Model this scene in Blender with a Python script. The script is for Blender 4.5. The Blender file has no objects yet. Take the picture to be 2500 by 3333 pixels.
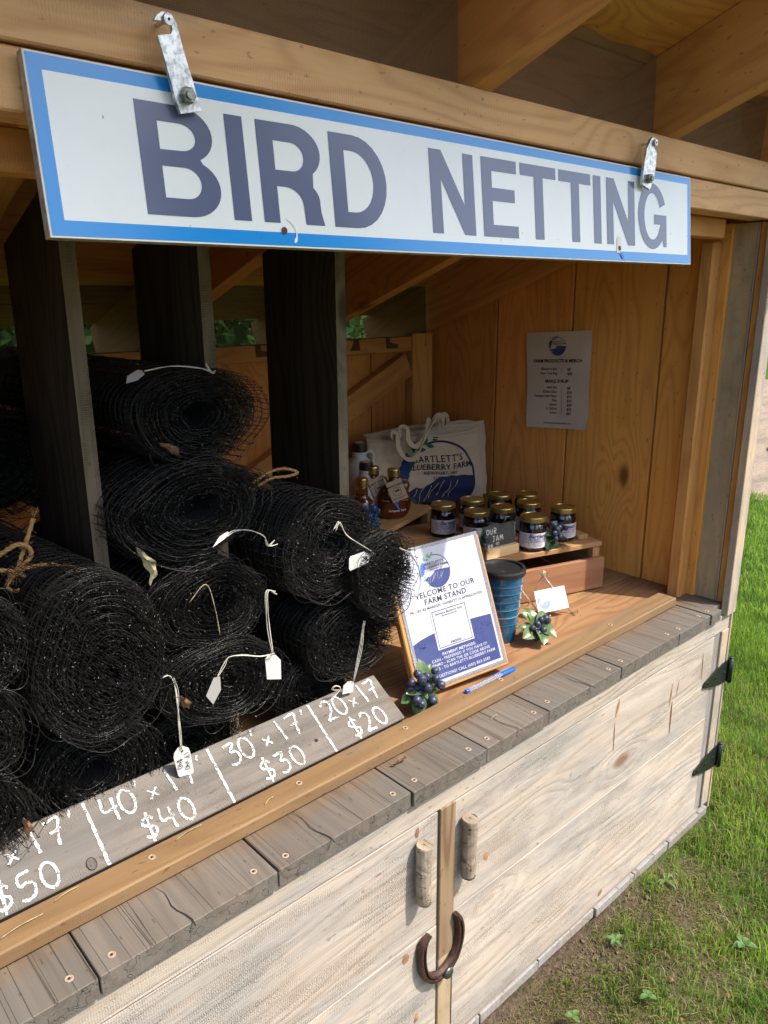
import bpy, bmesh, math, random
import numpy as np
from mathutils import Vector, Matrix
random.seed(7); rng = np.random.default_rng(7)
S = 0.76; Z0 = 1.824
R = math.radians
scn = bpy.context.scene
C = scn.collection

# ------------------------------------------------------------------ camera
cam_d = bpy.data.cameras.new('camera'); cam = bpy.data.objects.new('camera', cam_d); C.objects.link(cam)
yaw, pitch, roll = R(47.76341), R(-15.81208), R(-0.3369)
F = Vector((math.cos(yaw)*math.cos(pitch), math.sin(yaw)*math.cos(pitch), math.sin(pitch)))
Rt = Vector((math.sin(yaw), -math.cos(yaw), 0)); Up = Rt.cross(F)
R2 = Rt*math.cos(roll)+Up*math.sin(roll); U2 = -Rt*math.sin(roll)+Up*math.cos(roll)
M = Matrix((R2, U2, -F)).transposed().to_4x4(); M.translation = Vector((0, -S, Z0*S))
cam.matrix_world = M
cam_d.sensor_fit = 'VERTICAL'; cam_d.sensor_height = 36; cam_d.lens = 36*2504/3333
cam_d.clip_start = 0.02; cam_d.clip_end = 500
scn.camera = cam
# ------------------------------------------------------------------ light
SUN = Vector((0.60, -1.0, 1.60)).normalized()
w = bpy.data.worlds.new('World'); scn.world = w; w.use_nodes = True
nt = w.node_tree; bg = nt.nodes['Background']
sky = nt.nodes.new('ShaderNodeTexSky'); sky.sky_type = 'NISHITA'; sky.sun_disc = False
sky.dust_density = 2.6; sky.ozone_density = 0.5; sky.air_density = 0.9
sky.sun_elevation = math.asin(SUN.z); sky.sun_rotation = math.atan2(SUN.x, SUN.y)
nt.links.new(sky.outputs[0], bg.inputs[0]); bg.inputs[1].default_value = 0.15
sd = bpy.data.lights.new('sun', 'SUN'); sd.energy = 2.55; sd.angle = R(0.55); sd.color = (1.0, 0.93, 0.83)
so = bpy.data.objects.new('sun', sd); C.objects.link(so); so.rotation_euler = SUN.to_track_quat('Z', 'Y').to_euler(); so.location = (3, -5, 8)
scn.view_settings.view_transform = 'Standard'; scn.view_settings.look = 'None'
scn.view_settings.gamma = 1.0; scn.view_settings.exposure = 1.45
scn.cycles.max_bounces = 7; scn.cycles.diffuse_bounces = 4; scn.cycles.glossy_bounces = 3; scn.cycles.transmission_bounces = 6; scn.cycles.transparent_max_bounces = 10
scn.render.resolution_x = 768; scn.render.resolution_y = 1024

# ------------------------------------------------------------------ helpers
def V(x, y, z): return Vector((x*S, y*S, (z+Z0)*S))
def VV(p): return V(*p)
WM = {}
def link(o, parent, mw):
    C.objects.link(o); WM[o.name] = mw.copy()
    if parent is not None:
        o.parent = parent; o.matrix_parent_inverse = Matrix.Identity(4)
        o.matrix_basis = WM[parent.name].inverted() @ mw
    else:
        o.matrix_basis = mw
    return o
def tag(o, label=None, cat=None, group=None, kind=None):
    if label: o['label'] = label
    if cat: o['category'] = cat
    if group: o['group'] = group
    if kind: o['kind'] = kind
    return o
def empty(name, loc, label=None, cat=None, group=None):
    o = bpy.data.objects.new(name, None); o.empty_display_size = .05
    link(o, None, Matrix.Translation(loc)); return tag(o, label, cat, group)
def mesh_obj(name, verts, faces, mat, parent=None, mw=None, smooth=False, center=True):
    """verts in world metres unless mw given (then local)"""
    if mw is None:
        if center and len(verts):
            c = Vector(np.mean(np.array([tuple(v) for v in verts]), axis=0))
        else: c = Vector((0, 0, 0))
        mw = Matrix.Translation(c); verts = [Vector(v)-c for v in verts]
    me = bpy.data.meshes.new(name); me.from_pydata([tuple(v) for v in verts], [], faces); me.update()
    if smooth: me.polygons.foreach_set('use_smooth', [True]*len(me.polygons))
    if isinstance(mat, (list, tuple)):
        for m in mat: me.materials.append(m)
    else: me.materials.append(mat)
    return link(bpy.data.objects.new(name, me), parent, mw)
def np_mesh(name, verts, faces, mat, parent=None, origin=None, k=4, smooth=False):
    verts = np.asarray(verts, dtype=np.float64).reshape(-1, 3); faces = np.asarray(faces, dtype=np.int32).reshape(-1, k)
    c = verts.mean(0) if origin is None else np.array(origin)
    me = bpy.data.meshes.new(name)
    me.vertices.add(len(verts)); me.vertices.foreach_set('co', (verts-c).astype(np.float32).ravel())
    me.loops.add(faces.size); me.loops.foreach_set('vertex_index', faces.ravel())
    me.polygons.add(len(faces)); me.polygons.foreach_set('loop_start', np.arange(0, faces.size, k, dtype=np.int32))
    try: me.polygons.foreach_set('loop_total', np.full(len(faces), k, dtype=np.int32))
    except Exception: pass
    if smooth: me.polygons.foreach_set('use_smooth', np.ones(len(faces), dtype=bool))
    me.update(calc_edges=True); me.validate(); me.materials.append(mat)
    return link(bpy.data.objects.new(name, me), parent, Matrix.Translation(Vector(c)))
def box_bm(L, W, T, bev=.0012, segs=0, warp=0):
    bm = bmesh.new(); bmesh.ops.create_cube(bm, size=1)
    for v in bm.verts: v.co = Vector((v.co.x*L, v.co.y*W, v.co.z*T))
    if bev: bmesh.ops.bevel(bm, geom=list(bm.edges), offset=min(bev, L*.3, W*.3, T*.3), segments=1, affect='EDGES')
    return bm
def board(name, c, ex, ey, L, W, T, mat, parent=None, bev=.0012, edgemat=None):
    """c centre (metres), ex grain direction, ey width direction"""
    ex = Vector(ex).normalized(); ey = Vector(ey); ey = (ey-ex*ex.dot(ey)).normalized(); ez = ex.cross(ey)
    bm = box_bm(L, W, T, bev)
    me = bpy.data.meshes.new(name); 
    if edgemat is not None:
        for f in bm.faces:
            f.material_index = 0 if abs(f.normal.z) > .8 else 1
    bm.to_mesh(me); bm.free(); me.materials.append(mat)
    if edgemat is not None: me.materials.append(edgemat)
    mw = Matrix((ex, ey, ez)).transposed().to_4x4(); mw.translation = Vector(c)
    return link(bpy.data.objects.new(name, me), parent, mw)
AX = dict(x=Vector((1, 0, 0)), y=Vector((0, 1, 0)), z=Vector((0, 0, 1)))
def aab(name, x0, x1, y0, y1, z0, z1, grain, width, mat, parent=None, bev=.0012, edgemat=None):
    """axis-aligned board, D units; grain/width are axis letters"""
    d = dict(x=abs(x1-x0)*S, y=abs(y1-y0)*S, z=abs(z1-z0)*S)
    th = ({'x', 'y', 'z'}-{grain, width}).pop()
    return board(name, V((x0+x1)/2, (y0+y1)/2, (z0+z1)/2), AX[grain], AX[width], d[grain], d[width], d[th], mat, parent, bev, edgemat)
def lathe(prof, n=32, cap=True):
    """prof list of (r,z) -> verts, faces"""
    v = []; f = []
    for r, z in prof:
        for i in range(n):
            a = 2*math.pi*i/n; v.append((r*math.cos(a), r*math.sin(a), z))
    for j in range(len(prof)-1):
        for i in range(n):
            k = (i+1) % n
            f.append((j*n+i, j*n+k, (j+1)*n+k, (j+1)*n+i))
    if cap:
        f.append(tuple(range(n-1, -1, -1))); f.append(tuple((len(prof)-1)*n+i for i in range(n)))
    return v, f
def catmull(pts, n=8):
    P = [Vector(p) for p in pts]; P = [P[0]*2-P[1]]+P+[P[-1]*2-P[-2]]; out = []
    for i in range(1, len(P)-2):
        for k in range(n):
            t = k/n; a, b, c, d = P[i-1], P[i], P[i+1], P[i+2]
            out.append(.5*((2*b)+(-a+c)*t+(2*a-5*b+4*c-d)*t*t+(-a+3*b-3*c+d)*t**3))
    out.append(P[-2]); return out
def tube_vf(pts, r, sides=6, v0=0):
    v = []; f = []; n = len(pts)
    rr = r if hasattr(r, '__len__') else [r]*n
    nrm = None
    for i, p in enumerate(pts):
        p = Vector(p); t = (Vector(pts[min(i+1, n-1)])-Vector(pts[max(i-1, 0)]))
        t = t.normalized() if t.length > 1e-9 else Vector((0, 0, 1))
        if nrm is None:
            nrm = t.orthogonal().normalized()
        nrm = (nrm-t*nrm.dot(t)); nrm = nrm.normalized() if nrm.length > 1e-6 else t.orthogonal().normalized()
        b = t.cross(nrm)
        for k in range(sides):
            a = 2*math.pi*k/sides; v.append(p+(nrm*math.cos(a)+b*math.sin(a))*rr[i])
    for i in range(n-1):
        for k in range(sides):
            k2 = (k+1) % sides
            f.append((v0+i*sides+k, v0+i*sides+k2, v0+(i+1)*sides+k2, v0+(i+1)*sides+k))
    f.append(tuple(v0+k for k in range(sides-1, -1, -1))); f.append(tuple(v0+(n-1)*sides+k for k in range(sides)))
    return v, f
def tube(name, pts, r, mat, parent=None, sides=6, smooth=True):
    v, f = tube_vf(pts, r, sides); return mesh_obj(name, v, f, mat, parent, smooth=smooth)
def multi(name, chunks, mat, parent=None, smooth=False):
    v = []; f = []
    for a, b in chunks:
        n = len(v); v += list(a); f += [tuple(i+n for i in q) for q in b]
    return mesh_obj(name, v, f, mat, parent, smooth=smooth)
def copy_tree(o, mw, label=None):
    c = o.copy(); link_c = c; C.objects.link(c); WM[c.name] = mw.copy(); c.matrix_basis = mw
    if label: c['label'] = label
    def rec(src, dst):
        for ch in [x for x in src.children]:
            d = ch.copy(); C.objects.link(d); d.parent = dst; d.matrix_parent_inverse = Matrix.Identity(4)
            d.matrix_basis = ch.matrix_basis.copy(); WM[d.name] = WM[dst.name] @ ch.matrix_basis; rec(ch, d)
    rec(o, c); return c

# ------------------------------------------------------------------ materials
class NT:
    def __init__(s, name):
        s.m = bpy.data.materials.new(name); s.m.use_nodes = True; s.t = s.m.node_tree; s.t.nodes.clear()
        s.out = s.n('ShaderNodeOutputMaterial'); s.b = s.n('ShaderNodeBsdfPrincipled'); s.l(s.b.outputs[0], s.out.inputs[0])
    def n(s, typ, **kw):
        nd = s.t.nodes.new(typ)
        for k, v in kw.items(): setattr(nd, k, v)
        return nd
    def l(s, a, b): s.t.links.new(a, b)
    def val(s, x, sock):
        if isinstance(x, (int, float)): sock.default_value = x
        elif isinstance(x, tuple): sock.default_value = x if len(x) == len(sock.default_value) else x+(1,)
        else: s.l(x, sock)
    def math(s, op, a, b=0.0, c=None, clamp=False):
        nd = s.n('ShaderNodeMath', operation=op, use_clamp=clamp); s.val(a, nd.inputs[0]); s.val(b, nd.inputs[1])
        if c is not None: s.val(c, nd.inputs[2])
        return nd.outputs[0]
    def mix(s, f, a, b, blend='MIX'):
        nd = s.n('ShaderNodeMix', data_type='RGBA', blend_type=blend); s.val(f, nd.inputs[0]); s.val(a, nd.inputs[6]); s.val(b, nd.inputs[7]); return nd.outputs[2]
    def ramp(s, f, stops):
        nd = s.n('ShaderNodeValToRGB'); cr = nd.color_ramp
        while len(cr.elements) < len(stops): cr.elements.new(.5)
        for e, (p, c) in zip(cr.elements, stops):
            e.position = p; e.color = c if len(c) == 4 else tuple(c)+(1,)
        s.l(f, nd.inputs[0]); return nd.outputs[0]
    def sm(s, f, a, b):
        nd = s.n('ShaderNodeMapRange', interpolation_type='SMOOTHSTEP'); s.val(f, nd.inputs[0]); nd.inputs[1].default_value = a; nd.inputs[2].default_value = b; return nd.outputs[0]
    def mapv(s, vec, sc, loc=(0, 0, 0)):
        nd = s.n('ShaderNodeMapping'); s.l(vec, nd.inputs[0]); nd.inputs[3].default_value = sc; nd.inputs[1].default_value = loc; return nd.outputs[0]
    def noise(s, vec, scale, detail=3, rough=.5, dist=0, out=0):
        nd = s.n('ShaderNodeTexNoise'); s.l(vec, nd.inputs['Vector']); nd.inputs['Scale'].default_value = scale
        nd.inputs['Detail'].default_value = detail; nd.inputs['Roughness'].default_value = rough; nd.inputs['Distortion'].default_value = dist; return nd.outputs[out]
    def objvec(s, rand=True):
        tc = s.n('ShaderNodeTexCoord'); oi = s.n('ShaderNodeObjectInfo')
        if not rand: return tc.outputs['Object'], oi.outputs['Random']
        cx = s.n('ShaderNodeCombineXYZ'); 
        s.l(s.math('MULTIPLY', oi.outputs['Random'], 37.0), cx.inputs[0]); s.l(s.math('MULTIPLY', oi.outputs['Random'], 17.3), cx.inputs[1]); s.l(s.math('MULTIPLY', oi.outputs['Random'], 71.7), cx.inputs[2])
        ad = s.n('ShaderNodeVectorMath', operation='ADD'); s.l(tc.outputs['Object'], ad.inputs[0]); s.l(cx.outputs[0], ad.inputs[1])
        return ad.outputs[0], oi.outputs['Random']
    def bump(s, h, strength, dist=.002):
        nd = s.n('ShaderNodeBump'); nd.inputs['Strength'].default_value = strength; nd.inputs['Distance'].default_value = dist; s.l(h, nd.inputs['Height']); s.l(nd.outputs[0], s.b.inputs['Normal'])
    def fin(s, col=None, rough=.6, metal=0, spec=.5):
        if col is not None: s.val(col, s.b.inputs['Base Color'])
        s.val(rough, s.b.inputs['Roughness']); s.val(metal, s.b.inputs['Metallic']); s.b.inputs['Specular IOR Level'].default_value = spec
        return s.m
def srgb(r, g, b):
    f = lambda c: ((c/255+.055)/1.055)**2.4 if c > 10 else c/255/12.92
    return (f(r), f(g), f(b))
def wood(name, light, dark, ring=.5, knot=.8, knotcol=None, weather=0, wcol=(.3, .29, .27), saw=.0, bump=.35, rough=.7, var=.25, streak=.25, cracks=0, grad=None, mould=0):
    t = NT(name); vec, rnd = t.objvec()
    # knots
    vk = t.mapv(vec, (3.2, 7.0, 7.0)); vo = t.n('ShaderNodeTexVoronoi'); t.l(vk, vo.inputs['Vector']); vo.inputs['Scale'].default_value = 1.0; vo.inputs['Randomness'].default_value = 1.0
    kd = vo.outputs['Distance']; kr = t.n('ShaderNodeSeparateColor'); t.l(vo.outputs['Color'], kr.inputs[0])
    has = t.math('GREATER_THAN', kr.outputs[0], 1-knot*.5)
    kn = t.math('MULTIPLY', t.math('SUBTRACT', 1.0, t.sm(kd, .04, .15)), has)
    kinfl = t.math('MULTIPLY', t.math('SUBTRACT', 1.0, t.sm(kd, .0, .5)), has)
    g = t.noise(t.mapv(vec, (.9, 7, 7)), 1.0, 2, .5)
    g2 = t.math('ADD', g, t.math('MULTIPLY', kinfl, .22))
    rings = t.math('SINE', t.math('MULTIPLY', g2, 95.0)); rings = t.math('MULTIPLY_ADD', rings, .5, .5); rings = t.math('POWER', rings, 2.2)
    fib = t.noise(t.mapv(vec, (4, 260, 260)), 1.0, 3, .6); fib2 = t.noise(t.mapv(vec, (1.2, 42, 42)), 1.0, 4, .65)
    blot = t.noise(t.mapv(vec, (2.0, 5, 5)), 1.0, 5, .6)
    f = t.math('ADD', t.math('MULTIPLY', rings, ring), t.math('MULTIPLY', fib2, streak*1.6)); f = t.math('ADD', f, t.math('MULTIPLY', t.math('SUBTRACT', fib, .5), .5)); 
    f = t.math('ADD', f, t.math('MULTIPLY', t.math('SUBTRACT', blot, .5), var*2.4)); f = t.math('SUBTRACT', f, streak*.55, clamp=True)
    col = t.mix(f, light, dark)
    # per piece variation
    hsv = t.n('ShaderNodeHueSaturation'); t.l(col, hsv.inputs['Color']); t.l(t.math('MULTIPLY_ADD', rnd, var*1.2, 1-var*.6), hsv.inputs['Value']); hsv.inputs['Saturation'].default_value = 1.0
    t.l(t.math('MULTIPLY_ADD', t.math('FRACT', t.math('MULTIPLY', rnd, 7.3)), .012, .492), hsv.inputs['Hue'])
    col = hsv.outputs[0]
    if weather:
        wn = t.noise(t.mapv(vec, (3, 9, 9)), 1.0, 6, .7); wm = t.sm(wn, .62-weather*.5, .80-weather*.35)
        wc = t.mix(fib2, wcol, tuple(c*.55 for c in wcol)); col = t.mix(t.math('MULTIPLY', wm, min(1, .4+weather)), col, wc)
    if mould:
        mn = t.noise(t.mapv(vec, (9, 9, 9)), 1.0, 7, .75); col = t.mix(t.math('MULTIPLY', t.sm(mn, .5, .68), mould), col, (.03, .028, .022))
    if grad:   # colour changes along the local axis: (axis, a, b, colour)
        tc = t.n('ShaderNodeTexCoord'); sp = t.n('ShaderNodeSeparateXYZ'); t.l(tc.outputs['Object'], sp.inputs[0])
        x = t.math('ADD', sp.outputs[grad[0]], t.math('MULTIPLY', t.math('SUBTRACT', blot, .5), .09)); col = t.mix(t.math('MULTIPLY', t.sm(x, grad[1], grad[2]), .65), col, t.mix(f, grad[3], tuple(c*.5 for c in grad[3])))
    kc = knotcol or tuple(c*.35 for c in dark)
    col = t.mix(t.math('MULTIPLY', kn, .85), col, kc)
    # pin specks
    sp_ = t.noise(t.mapv(vec, (60, 140, 140)), 1.0, 1, .5); col = t.mix(t.math('MULTIPLY', t.sm(sp_, .70, .76), .45), col, tuple(c*.3 for c in dark))
    h = t.math('ADD', t.math('MULTIPLY', fib, .6), t.math('MULTIPLY', rings, -.35)); h = t.math('SUBTRACT', h, t.math('MULTIPLY', kn, .5))
    if saw:
        wv = t.n('ShaderNodeTexWave', wave_type='BANDS', bands_direction='X'); t.l(vec, wv.inputs['Vector']); wv.inputs['Scale'].default_value = 95; wv.inputs['Distortion'].default_value = 5.0; wv.inputs['Detail'].default_value = 4; wv.inputs['Detail Scale'].default_value = 2.5
        sn = t.sm(t.noise(t.mapv(vec, (5, 14, 14)), 1.0, 4, .7), .42, .62); sw = t.math('MULTIPLY', t.math('MULTIPLY', wv.outputs['Fac'], sn), saw)
        col = t.mix(t.math('MULTIPLY', sw, .55), col, tuple(c*.45 for c in dark)); h = t.math('SUBTRACT', h, t.math('MULTIPLY', sw, 1.2))
    if cracks:
        cn = t.noise(t.mapv(vec, (.5, 60, 60)), 1.0, 2, .5, .0); ck = t.math('SUBTRACT', 1.0, t.sm(t.math('ABSOLUTE', t.math('SUBTRACT', cn, .56)), .002, .014)); ck = t.math('MULTIPLY', ck, cracks)
        col = t.mix(ck, col, (.02, .017, .014)); h = t.math('SUBTRACT', h, t.math('MULTIPLY', ck, 2.0))
    t.bump(h, bump, .0012)
    return t.fin(col, rough, 0, .3)
def plain(name, col, rough=.5, metal=0, spec=.5, noise=0, nscale=40, bump=0, trans=0, ior=1.45, coat=0, emit=None):
    t = NT(name); c = col
    if noise or bump:
        vec, rnd = t.objvec(); n = t.noise(vec, nscale, 5, .65)
        if noise: c = t.mix(t.sm(n, .35, .7), tuple(x*(1+noise*.5) for x in col), tuple(x*(1-noise) for x in col))
        if bump: t.bump(n, bump, .001)
    t.fin(c, rough, metal, spec)
    if trans: t.b.inputs['Transmission Weight'].default_value = trans; t.b.inputs['IOR'].default_value = ior
    if coat: t.b.inputs['Coat Weight'].default_value = coat; t.b.inputs['Coat Roughness'].default_value = .06
    return t.m

W_INT = wood('interior_pine', (.64, .285, .065), (.38, .138, .029), ring=.35, knot=.55, knotcol=(.09, .03, .012), var=.30, bump=.25, streak=.30)
W_ROOF = wood('roof_pine', (.60, .29, .075), (.34, .135, .030), ring=.4, knot=.6, var=.28, bump=.3, streak=.3)
W_RAFT = wood('rafter_pine', (.57, .28, .080), (.36, .14, .036), ring=.4, knot=.5, var=.2, saw=.25, bump=.3)
W_HEAD = wood('header_pine', (.72, .445, .215), (.48, .255, .105), ring=.4, knot=.6, knotcol=(.13, .05, .025), saw=.28, weather=.12, wcol=(.42, .34, .26), var=.12, bump=.5)
W_POSTF = wood('divider_dark_face', (.048, .034, .021), (.014, .010, .006), ring=.6, knot=.3, var=.2, bump=.3, streak=.4)  # broad faces: dark stain, with their shade also put into the colour
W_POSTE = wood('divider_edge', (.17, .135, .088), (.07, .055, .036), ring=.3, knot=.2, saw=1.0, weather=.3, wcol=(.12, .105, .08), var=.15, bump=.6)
W_DECK = wood('counter_plank_wood', (.145, .122, .100), (.085, .070, .056), ring=.40, knot=.12, weather=.45, wcol=(.150, .135, .118), var=.2, cracks=.55, bump=.8, streak=.9, grad=(0, -.022, .020, (.165, .105, .058)))
W_FLOOR = wood('shelf_floor_wood', (.30, .175, .080), (.175, .092, .040), ring=.6, knot=.2, var=.2, bump=.3, streak=.4)
W_SILL = wood('sill_wood', (.20, .125, .058), (.118, .066, .028), ring=.3, knot=.45, knotcol=(.20, .06, .02), weather=.3, wcol=(.185, .150, .115), var=.2, saw=.2, streak=.5, bump=.4)
W_DOOR = wood('whitewashed_board', (.455, .40, .335), (.325, .262, .20), ring=.32, knot=.6, knotcol=(.17, .08, .035), weather=.40, wcol=(.36, .345, .32), saw=.45, var=.16, bump=1.0, streak=1.15)
W_STRIP = wood('door_strip_wood', (.25, .175, .105), (.145, .09, .048), ring=1.0, knot=.4, var=.1, bump=.4, cracks=.4)
W_GREY = wood('weathered_grey_board', (.42, .31, .18), (.24, .17, .095), ring=.3, knot=.35, knotcol=(.10, .035, .018), weather=.4, wcol=(.38, .31, .21), mould=.2, var=.12, saw=.3, bump=.5)
W_TRIM = wood('corner_trim_wood', (.47, .36, .25), (.30, .21, .135), ring=.3, knot=.3, weather=.5, wcol=(.34, .32, .29), var=.12, saw=.4, bump=.5)
W_PLINTH = wood('plinth_wood', (.25, .22, .19), (.15, .13, .11), ring=.5, knot=.1, weather=.5, wcol=(.33, .32, .31), var=.25, bump=.6, cracks=.5)
W_PRICE = wood('price_board_wood', (.168, .148, .126), (.095, .082, .068), ring=.25, knot=.2, weather=.4, wcol=(.150, .137, .123), saw=.35, var=.12, bump=.9, streak=1.3)
W_CRATE = wood('crate_wood', (.42, .245, .105), (.26, .13, .05), ring=.4, knot=.4, var=.2, bump=.35)
W_CRATER = wood('crate_red_wood', (.32, .165, .080), (.19, .085, .038), ring=.4, knot=.5, var=.15, bump=.35)
W_CLIP = wood('backing_board_wood', (.50, .255, .085), (.36, .155, .045), ring=.3, knot=.1, var=.1, bump=.2)
W_BLOCK = wood('sign_base_wood', (.62, .44, .24), (.50, .33, .16), ring=.3, knot=.0, var=.1, bump=.15)
W_LOG = wood('log_handle_wood', (.33, .265, .19), (.16, .12, .08), ring=.3, knot=.3, weather=.4, wcol=(.28, .26, .23), var=.2, bump=1.0, streak=.7, cracks=.8)

def m_sign(name, col):
    t = NT(name); vec, r = t.objvec(False); n = t.noise(vec, 9, 6, .7); n2 = t.noise(vec, 130, 2, .5)
    c = t.mix(t.math('MULTIPLY', t.sm(n, .45, .8), .10), col, tuple(x*.55 for x in col)); c = t.mix(t.math('MULTIPLY', t.sm(n2, .74, .79), .6), c, (.12, .07, .04))
    t.bump(t.noise(vec, 5, 3, .5), .06, .004); t.fin(c, .16, 0, .5); return t.m
M_SWHITE = m_sign('sign_white', (.72, .77, .76)); M_SBLUE = m_sign('sign_blue', (.012, .25, .66)); M_SNAVY = m_sign('sign_navy', (.098, .118, .205))
M_SEDGE = plain('sign_edge', (.33, .29, .24), .7, noise=.4, nscale=60); M_STRIM = plain('sign_white_edge', (.72, .72, .66), .5)
M_STEEL = plain('zinc_steel', (.62, .65, .65), .38, .75, noise=.5, nscale=150, bump=.3)
M_STEELD = plain('dull_steel', (.26, .27, .24), .45, .8, noise=.4, nscale=300)
M_SCREW = plain('screw_tan', (.40, .31, .22), .5, .3); M_HOLE = plain('dark_recess', (.012, .009, .007), .9)
M_IRON = plain('black_iron', (.014, .02, .018), .38, .3, noise=.5, nscale=200, bump=.3)
M_RUST = plain('rusty_iron', (.062, .032, .024), .55, .35, noise=.55, nscale=160, bump=.7)
M_CARRIAGE = plain('carriage_bolt', (.12, .14, .13), .4, .8, noise=.6, nscale=400)
M_NET = plain('black_plastic_net', (.014, .0135, .012), .36, 0, .5)
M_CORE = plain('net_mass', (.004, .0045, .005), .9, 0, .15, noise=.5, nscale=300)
M_TAG = plain('tag_card', (.50, .49, .475), .7, noise=.06, nscale=30); M_STRING = plain('cotton_string', (.50, .475, .42), .8)
M_TWINE = NT('jute_twine')
_v, _r = M_TWINE.objvec(); _n = M_TWINE.noise(_v, 420, 3, .6); M_TWINE.bump(_n, .8, .002); M_TWINE = M_TWINE.fin(M_TWINE.mix(_n, (.50, .30, .12), (.26, .14, .05)), .85, 0, .2)
M_INK = plain('black_ink', (.015, .015, .018), .6); M_PAPER = plain('paper', (.66, .65, .66), .55, noise=.05, nscale=6); M_LAM = plain('laminated_paper', (.45, .465, .55), .35, coat=.25)
M_PBLUE = plain('print_navy', (.038, .050, .165), .35, noise=.15, nscale=60, coat=.2); M_PGREY = plain('print_grey', (.03, .03, .035), .45); M_PGREEN = plain('print_green', (.12, .38, .17), .3); M_PBERRY = plain('print_berry_blue', (.08, .16, .55), .3)
M_FILM = plain('lamination_film', (.62, .63, .68), .12, trans=.75, coat=.6)
M_CANVAS = NT('cotton_canvas')
_v, _r = M_CANVAS.objvec(False); _n = M_CANVAS.noise(_v, 350, 2, .6); _n2 = M_CANVAS.noise(_v, 12, 4, .6); M_CANVAS.bump(M_CANVAS.math('ADD', M_CANVAS.math('MULTIPLY', _n, .3), _n2), .35, .006); M_CANVAS = M_CANVAS.fin(M_CANVAS.mix(_n, (.58, .465, .335), (.48, .38, .27)), .9, 0, .1)
M_BAGBLUE = plain('bag_print_navy', (.009, .016, .065), .8); M_BAGBERRY = plain('bag_print_blue', (.008, .035, .12), .8); M_BAGGREEN = plain('bag_print_green', (.015, .11, .045), .8); M_BAGINK = plain('bag_print_ink', (.02, .02, .04), .8)
M_JAM = plain('blueberry_jam', (.012, .003, .012), .12, 0, .6, coat=.8); M_GLASS = plain('clear_glass', (.92, .95, .94), .03, trans=1.0, ior=1.45)
M_LID = plain('gold_lid', (.50, .37, .12), .28, .9, noise=.25, nscale=60); M_LABEL = plain('jar_label', (.60, .55, .58), .5)
M_SYRUP = plain('maple_syrup', (.16, .035, .008), .04, 0, .6, trans=.55, ior=1.45, coat=.7); M_JUG = plain('jug_plastic', (.50, .50, .50), .35); M_BLACKP = plain('black_plastic', (.015, .015, .016), .4)
M_AMBER = plain('amber_glass', (.36, .12, .025), .05, trans=.8, coat=.5)
M_KRAFT = plain('kraft_tag', (.42, .30, .20), .8, noise=.1, nscale=80); M_RED = plain('red_sticker', (.40, .09, .04), .5)
M_CUP = plain('cup_blue', (.010, .085, .175), .13, 0, .5, noise=.35, nscale=14, coat=.9); M_CUPRIB = plain('cup_rib', (.05, .16, .22), .2, coat=.5); M_CUPRIM = plain('cup_worn_rib', (.34, .34, .22), .35)
M_SLATE = plain('slate', (.045, .047, .045), .75, noise=.3, nscale=50)
M_ACRYL = plain('clear_acrylic', (.86, .80, .68), .08, trans=.7); M_PENBLUE = plain('pen_blue', (.0, .10, .62), .25); M_PENCLEAR = plain('pen_barrel', (.80, .84, .92), .06, trans=.8); M_PENINK = plain('pen_ink', (.02, .03, .2), .3)
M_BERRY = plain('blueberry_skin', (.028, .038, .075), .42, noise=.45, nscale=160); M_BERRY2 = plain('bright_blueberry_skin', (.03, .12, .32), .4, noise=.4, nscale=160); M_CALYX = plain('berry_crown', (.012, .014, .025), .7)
def m_leaf(name, a, b):
    t = NT(name); vec, r = t.objvec(False); n = t.noise(vec, 55, 4, .6); t.bump(n, .5, .002); t.fin(t.mix(t.sm(n, .3, .7), a, b), .32, 0, .5); return t.m
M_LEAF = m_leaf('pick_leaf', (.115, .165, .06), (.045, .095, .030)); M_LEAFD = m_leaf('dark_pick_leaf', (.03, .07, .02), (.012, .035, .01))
M_DRY = plain('dry_leaf', (.17, .085, .038), .8, noise=.5, nscale=90); M_DRYP = plain('pale_dry_leaf', (.38, .33, .18), .8, noise=.4, nscale=90)
def m_chalk(name, col, dens=.5):
    t = NT(name); vec, r = t.objvec(False); n = t.noise(t.mapv(vec, (.45, 1.6, 1.6)), 520, 2, .7); n2 = t.noise(vec, 120, 3, .6); a = t.sm(t.math('ADD', t.math('MULTIPLY', n, .7), t.math('MULTIPLY', n2, .35)), dens-.10, dens+.04)
    t.fin(col, .9, 0, .1); t.l(a, t.b.inputs['Alpha']); return t.m
M_CHALK = m_chalk('white_paint_marker', (.66, .68, .67), .535); M_CHALKS = m_chalk('slate_chalk', (.62, .62, .60), .40)
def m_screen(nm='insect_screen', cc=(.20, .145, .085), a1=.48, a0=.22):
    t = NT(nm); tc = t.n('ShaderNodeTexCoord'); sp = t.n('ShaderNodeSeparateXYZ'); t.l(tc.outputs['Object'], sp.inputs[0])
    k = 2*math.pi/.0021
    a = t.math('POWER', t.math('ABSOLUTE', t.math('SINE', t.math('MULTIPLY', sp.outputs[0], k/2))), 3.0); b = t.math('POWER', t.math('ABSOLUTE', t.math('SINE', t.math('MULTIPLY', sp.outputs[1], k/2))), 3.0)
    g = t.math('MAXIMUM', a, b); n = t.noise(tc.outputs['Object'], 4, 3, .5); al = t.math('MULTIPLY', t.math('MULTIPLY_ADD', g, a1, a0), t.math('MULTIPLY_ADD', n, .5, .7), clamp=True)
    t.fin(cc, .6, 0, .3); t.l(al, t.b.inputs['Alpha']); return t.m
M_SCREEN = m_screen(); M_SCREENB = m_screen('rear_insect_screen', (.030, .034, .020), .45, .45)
M_ROOFING = plain('roofing', (.10, .10, .10), .6, noise=.3)

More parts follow.
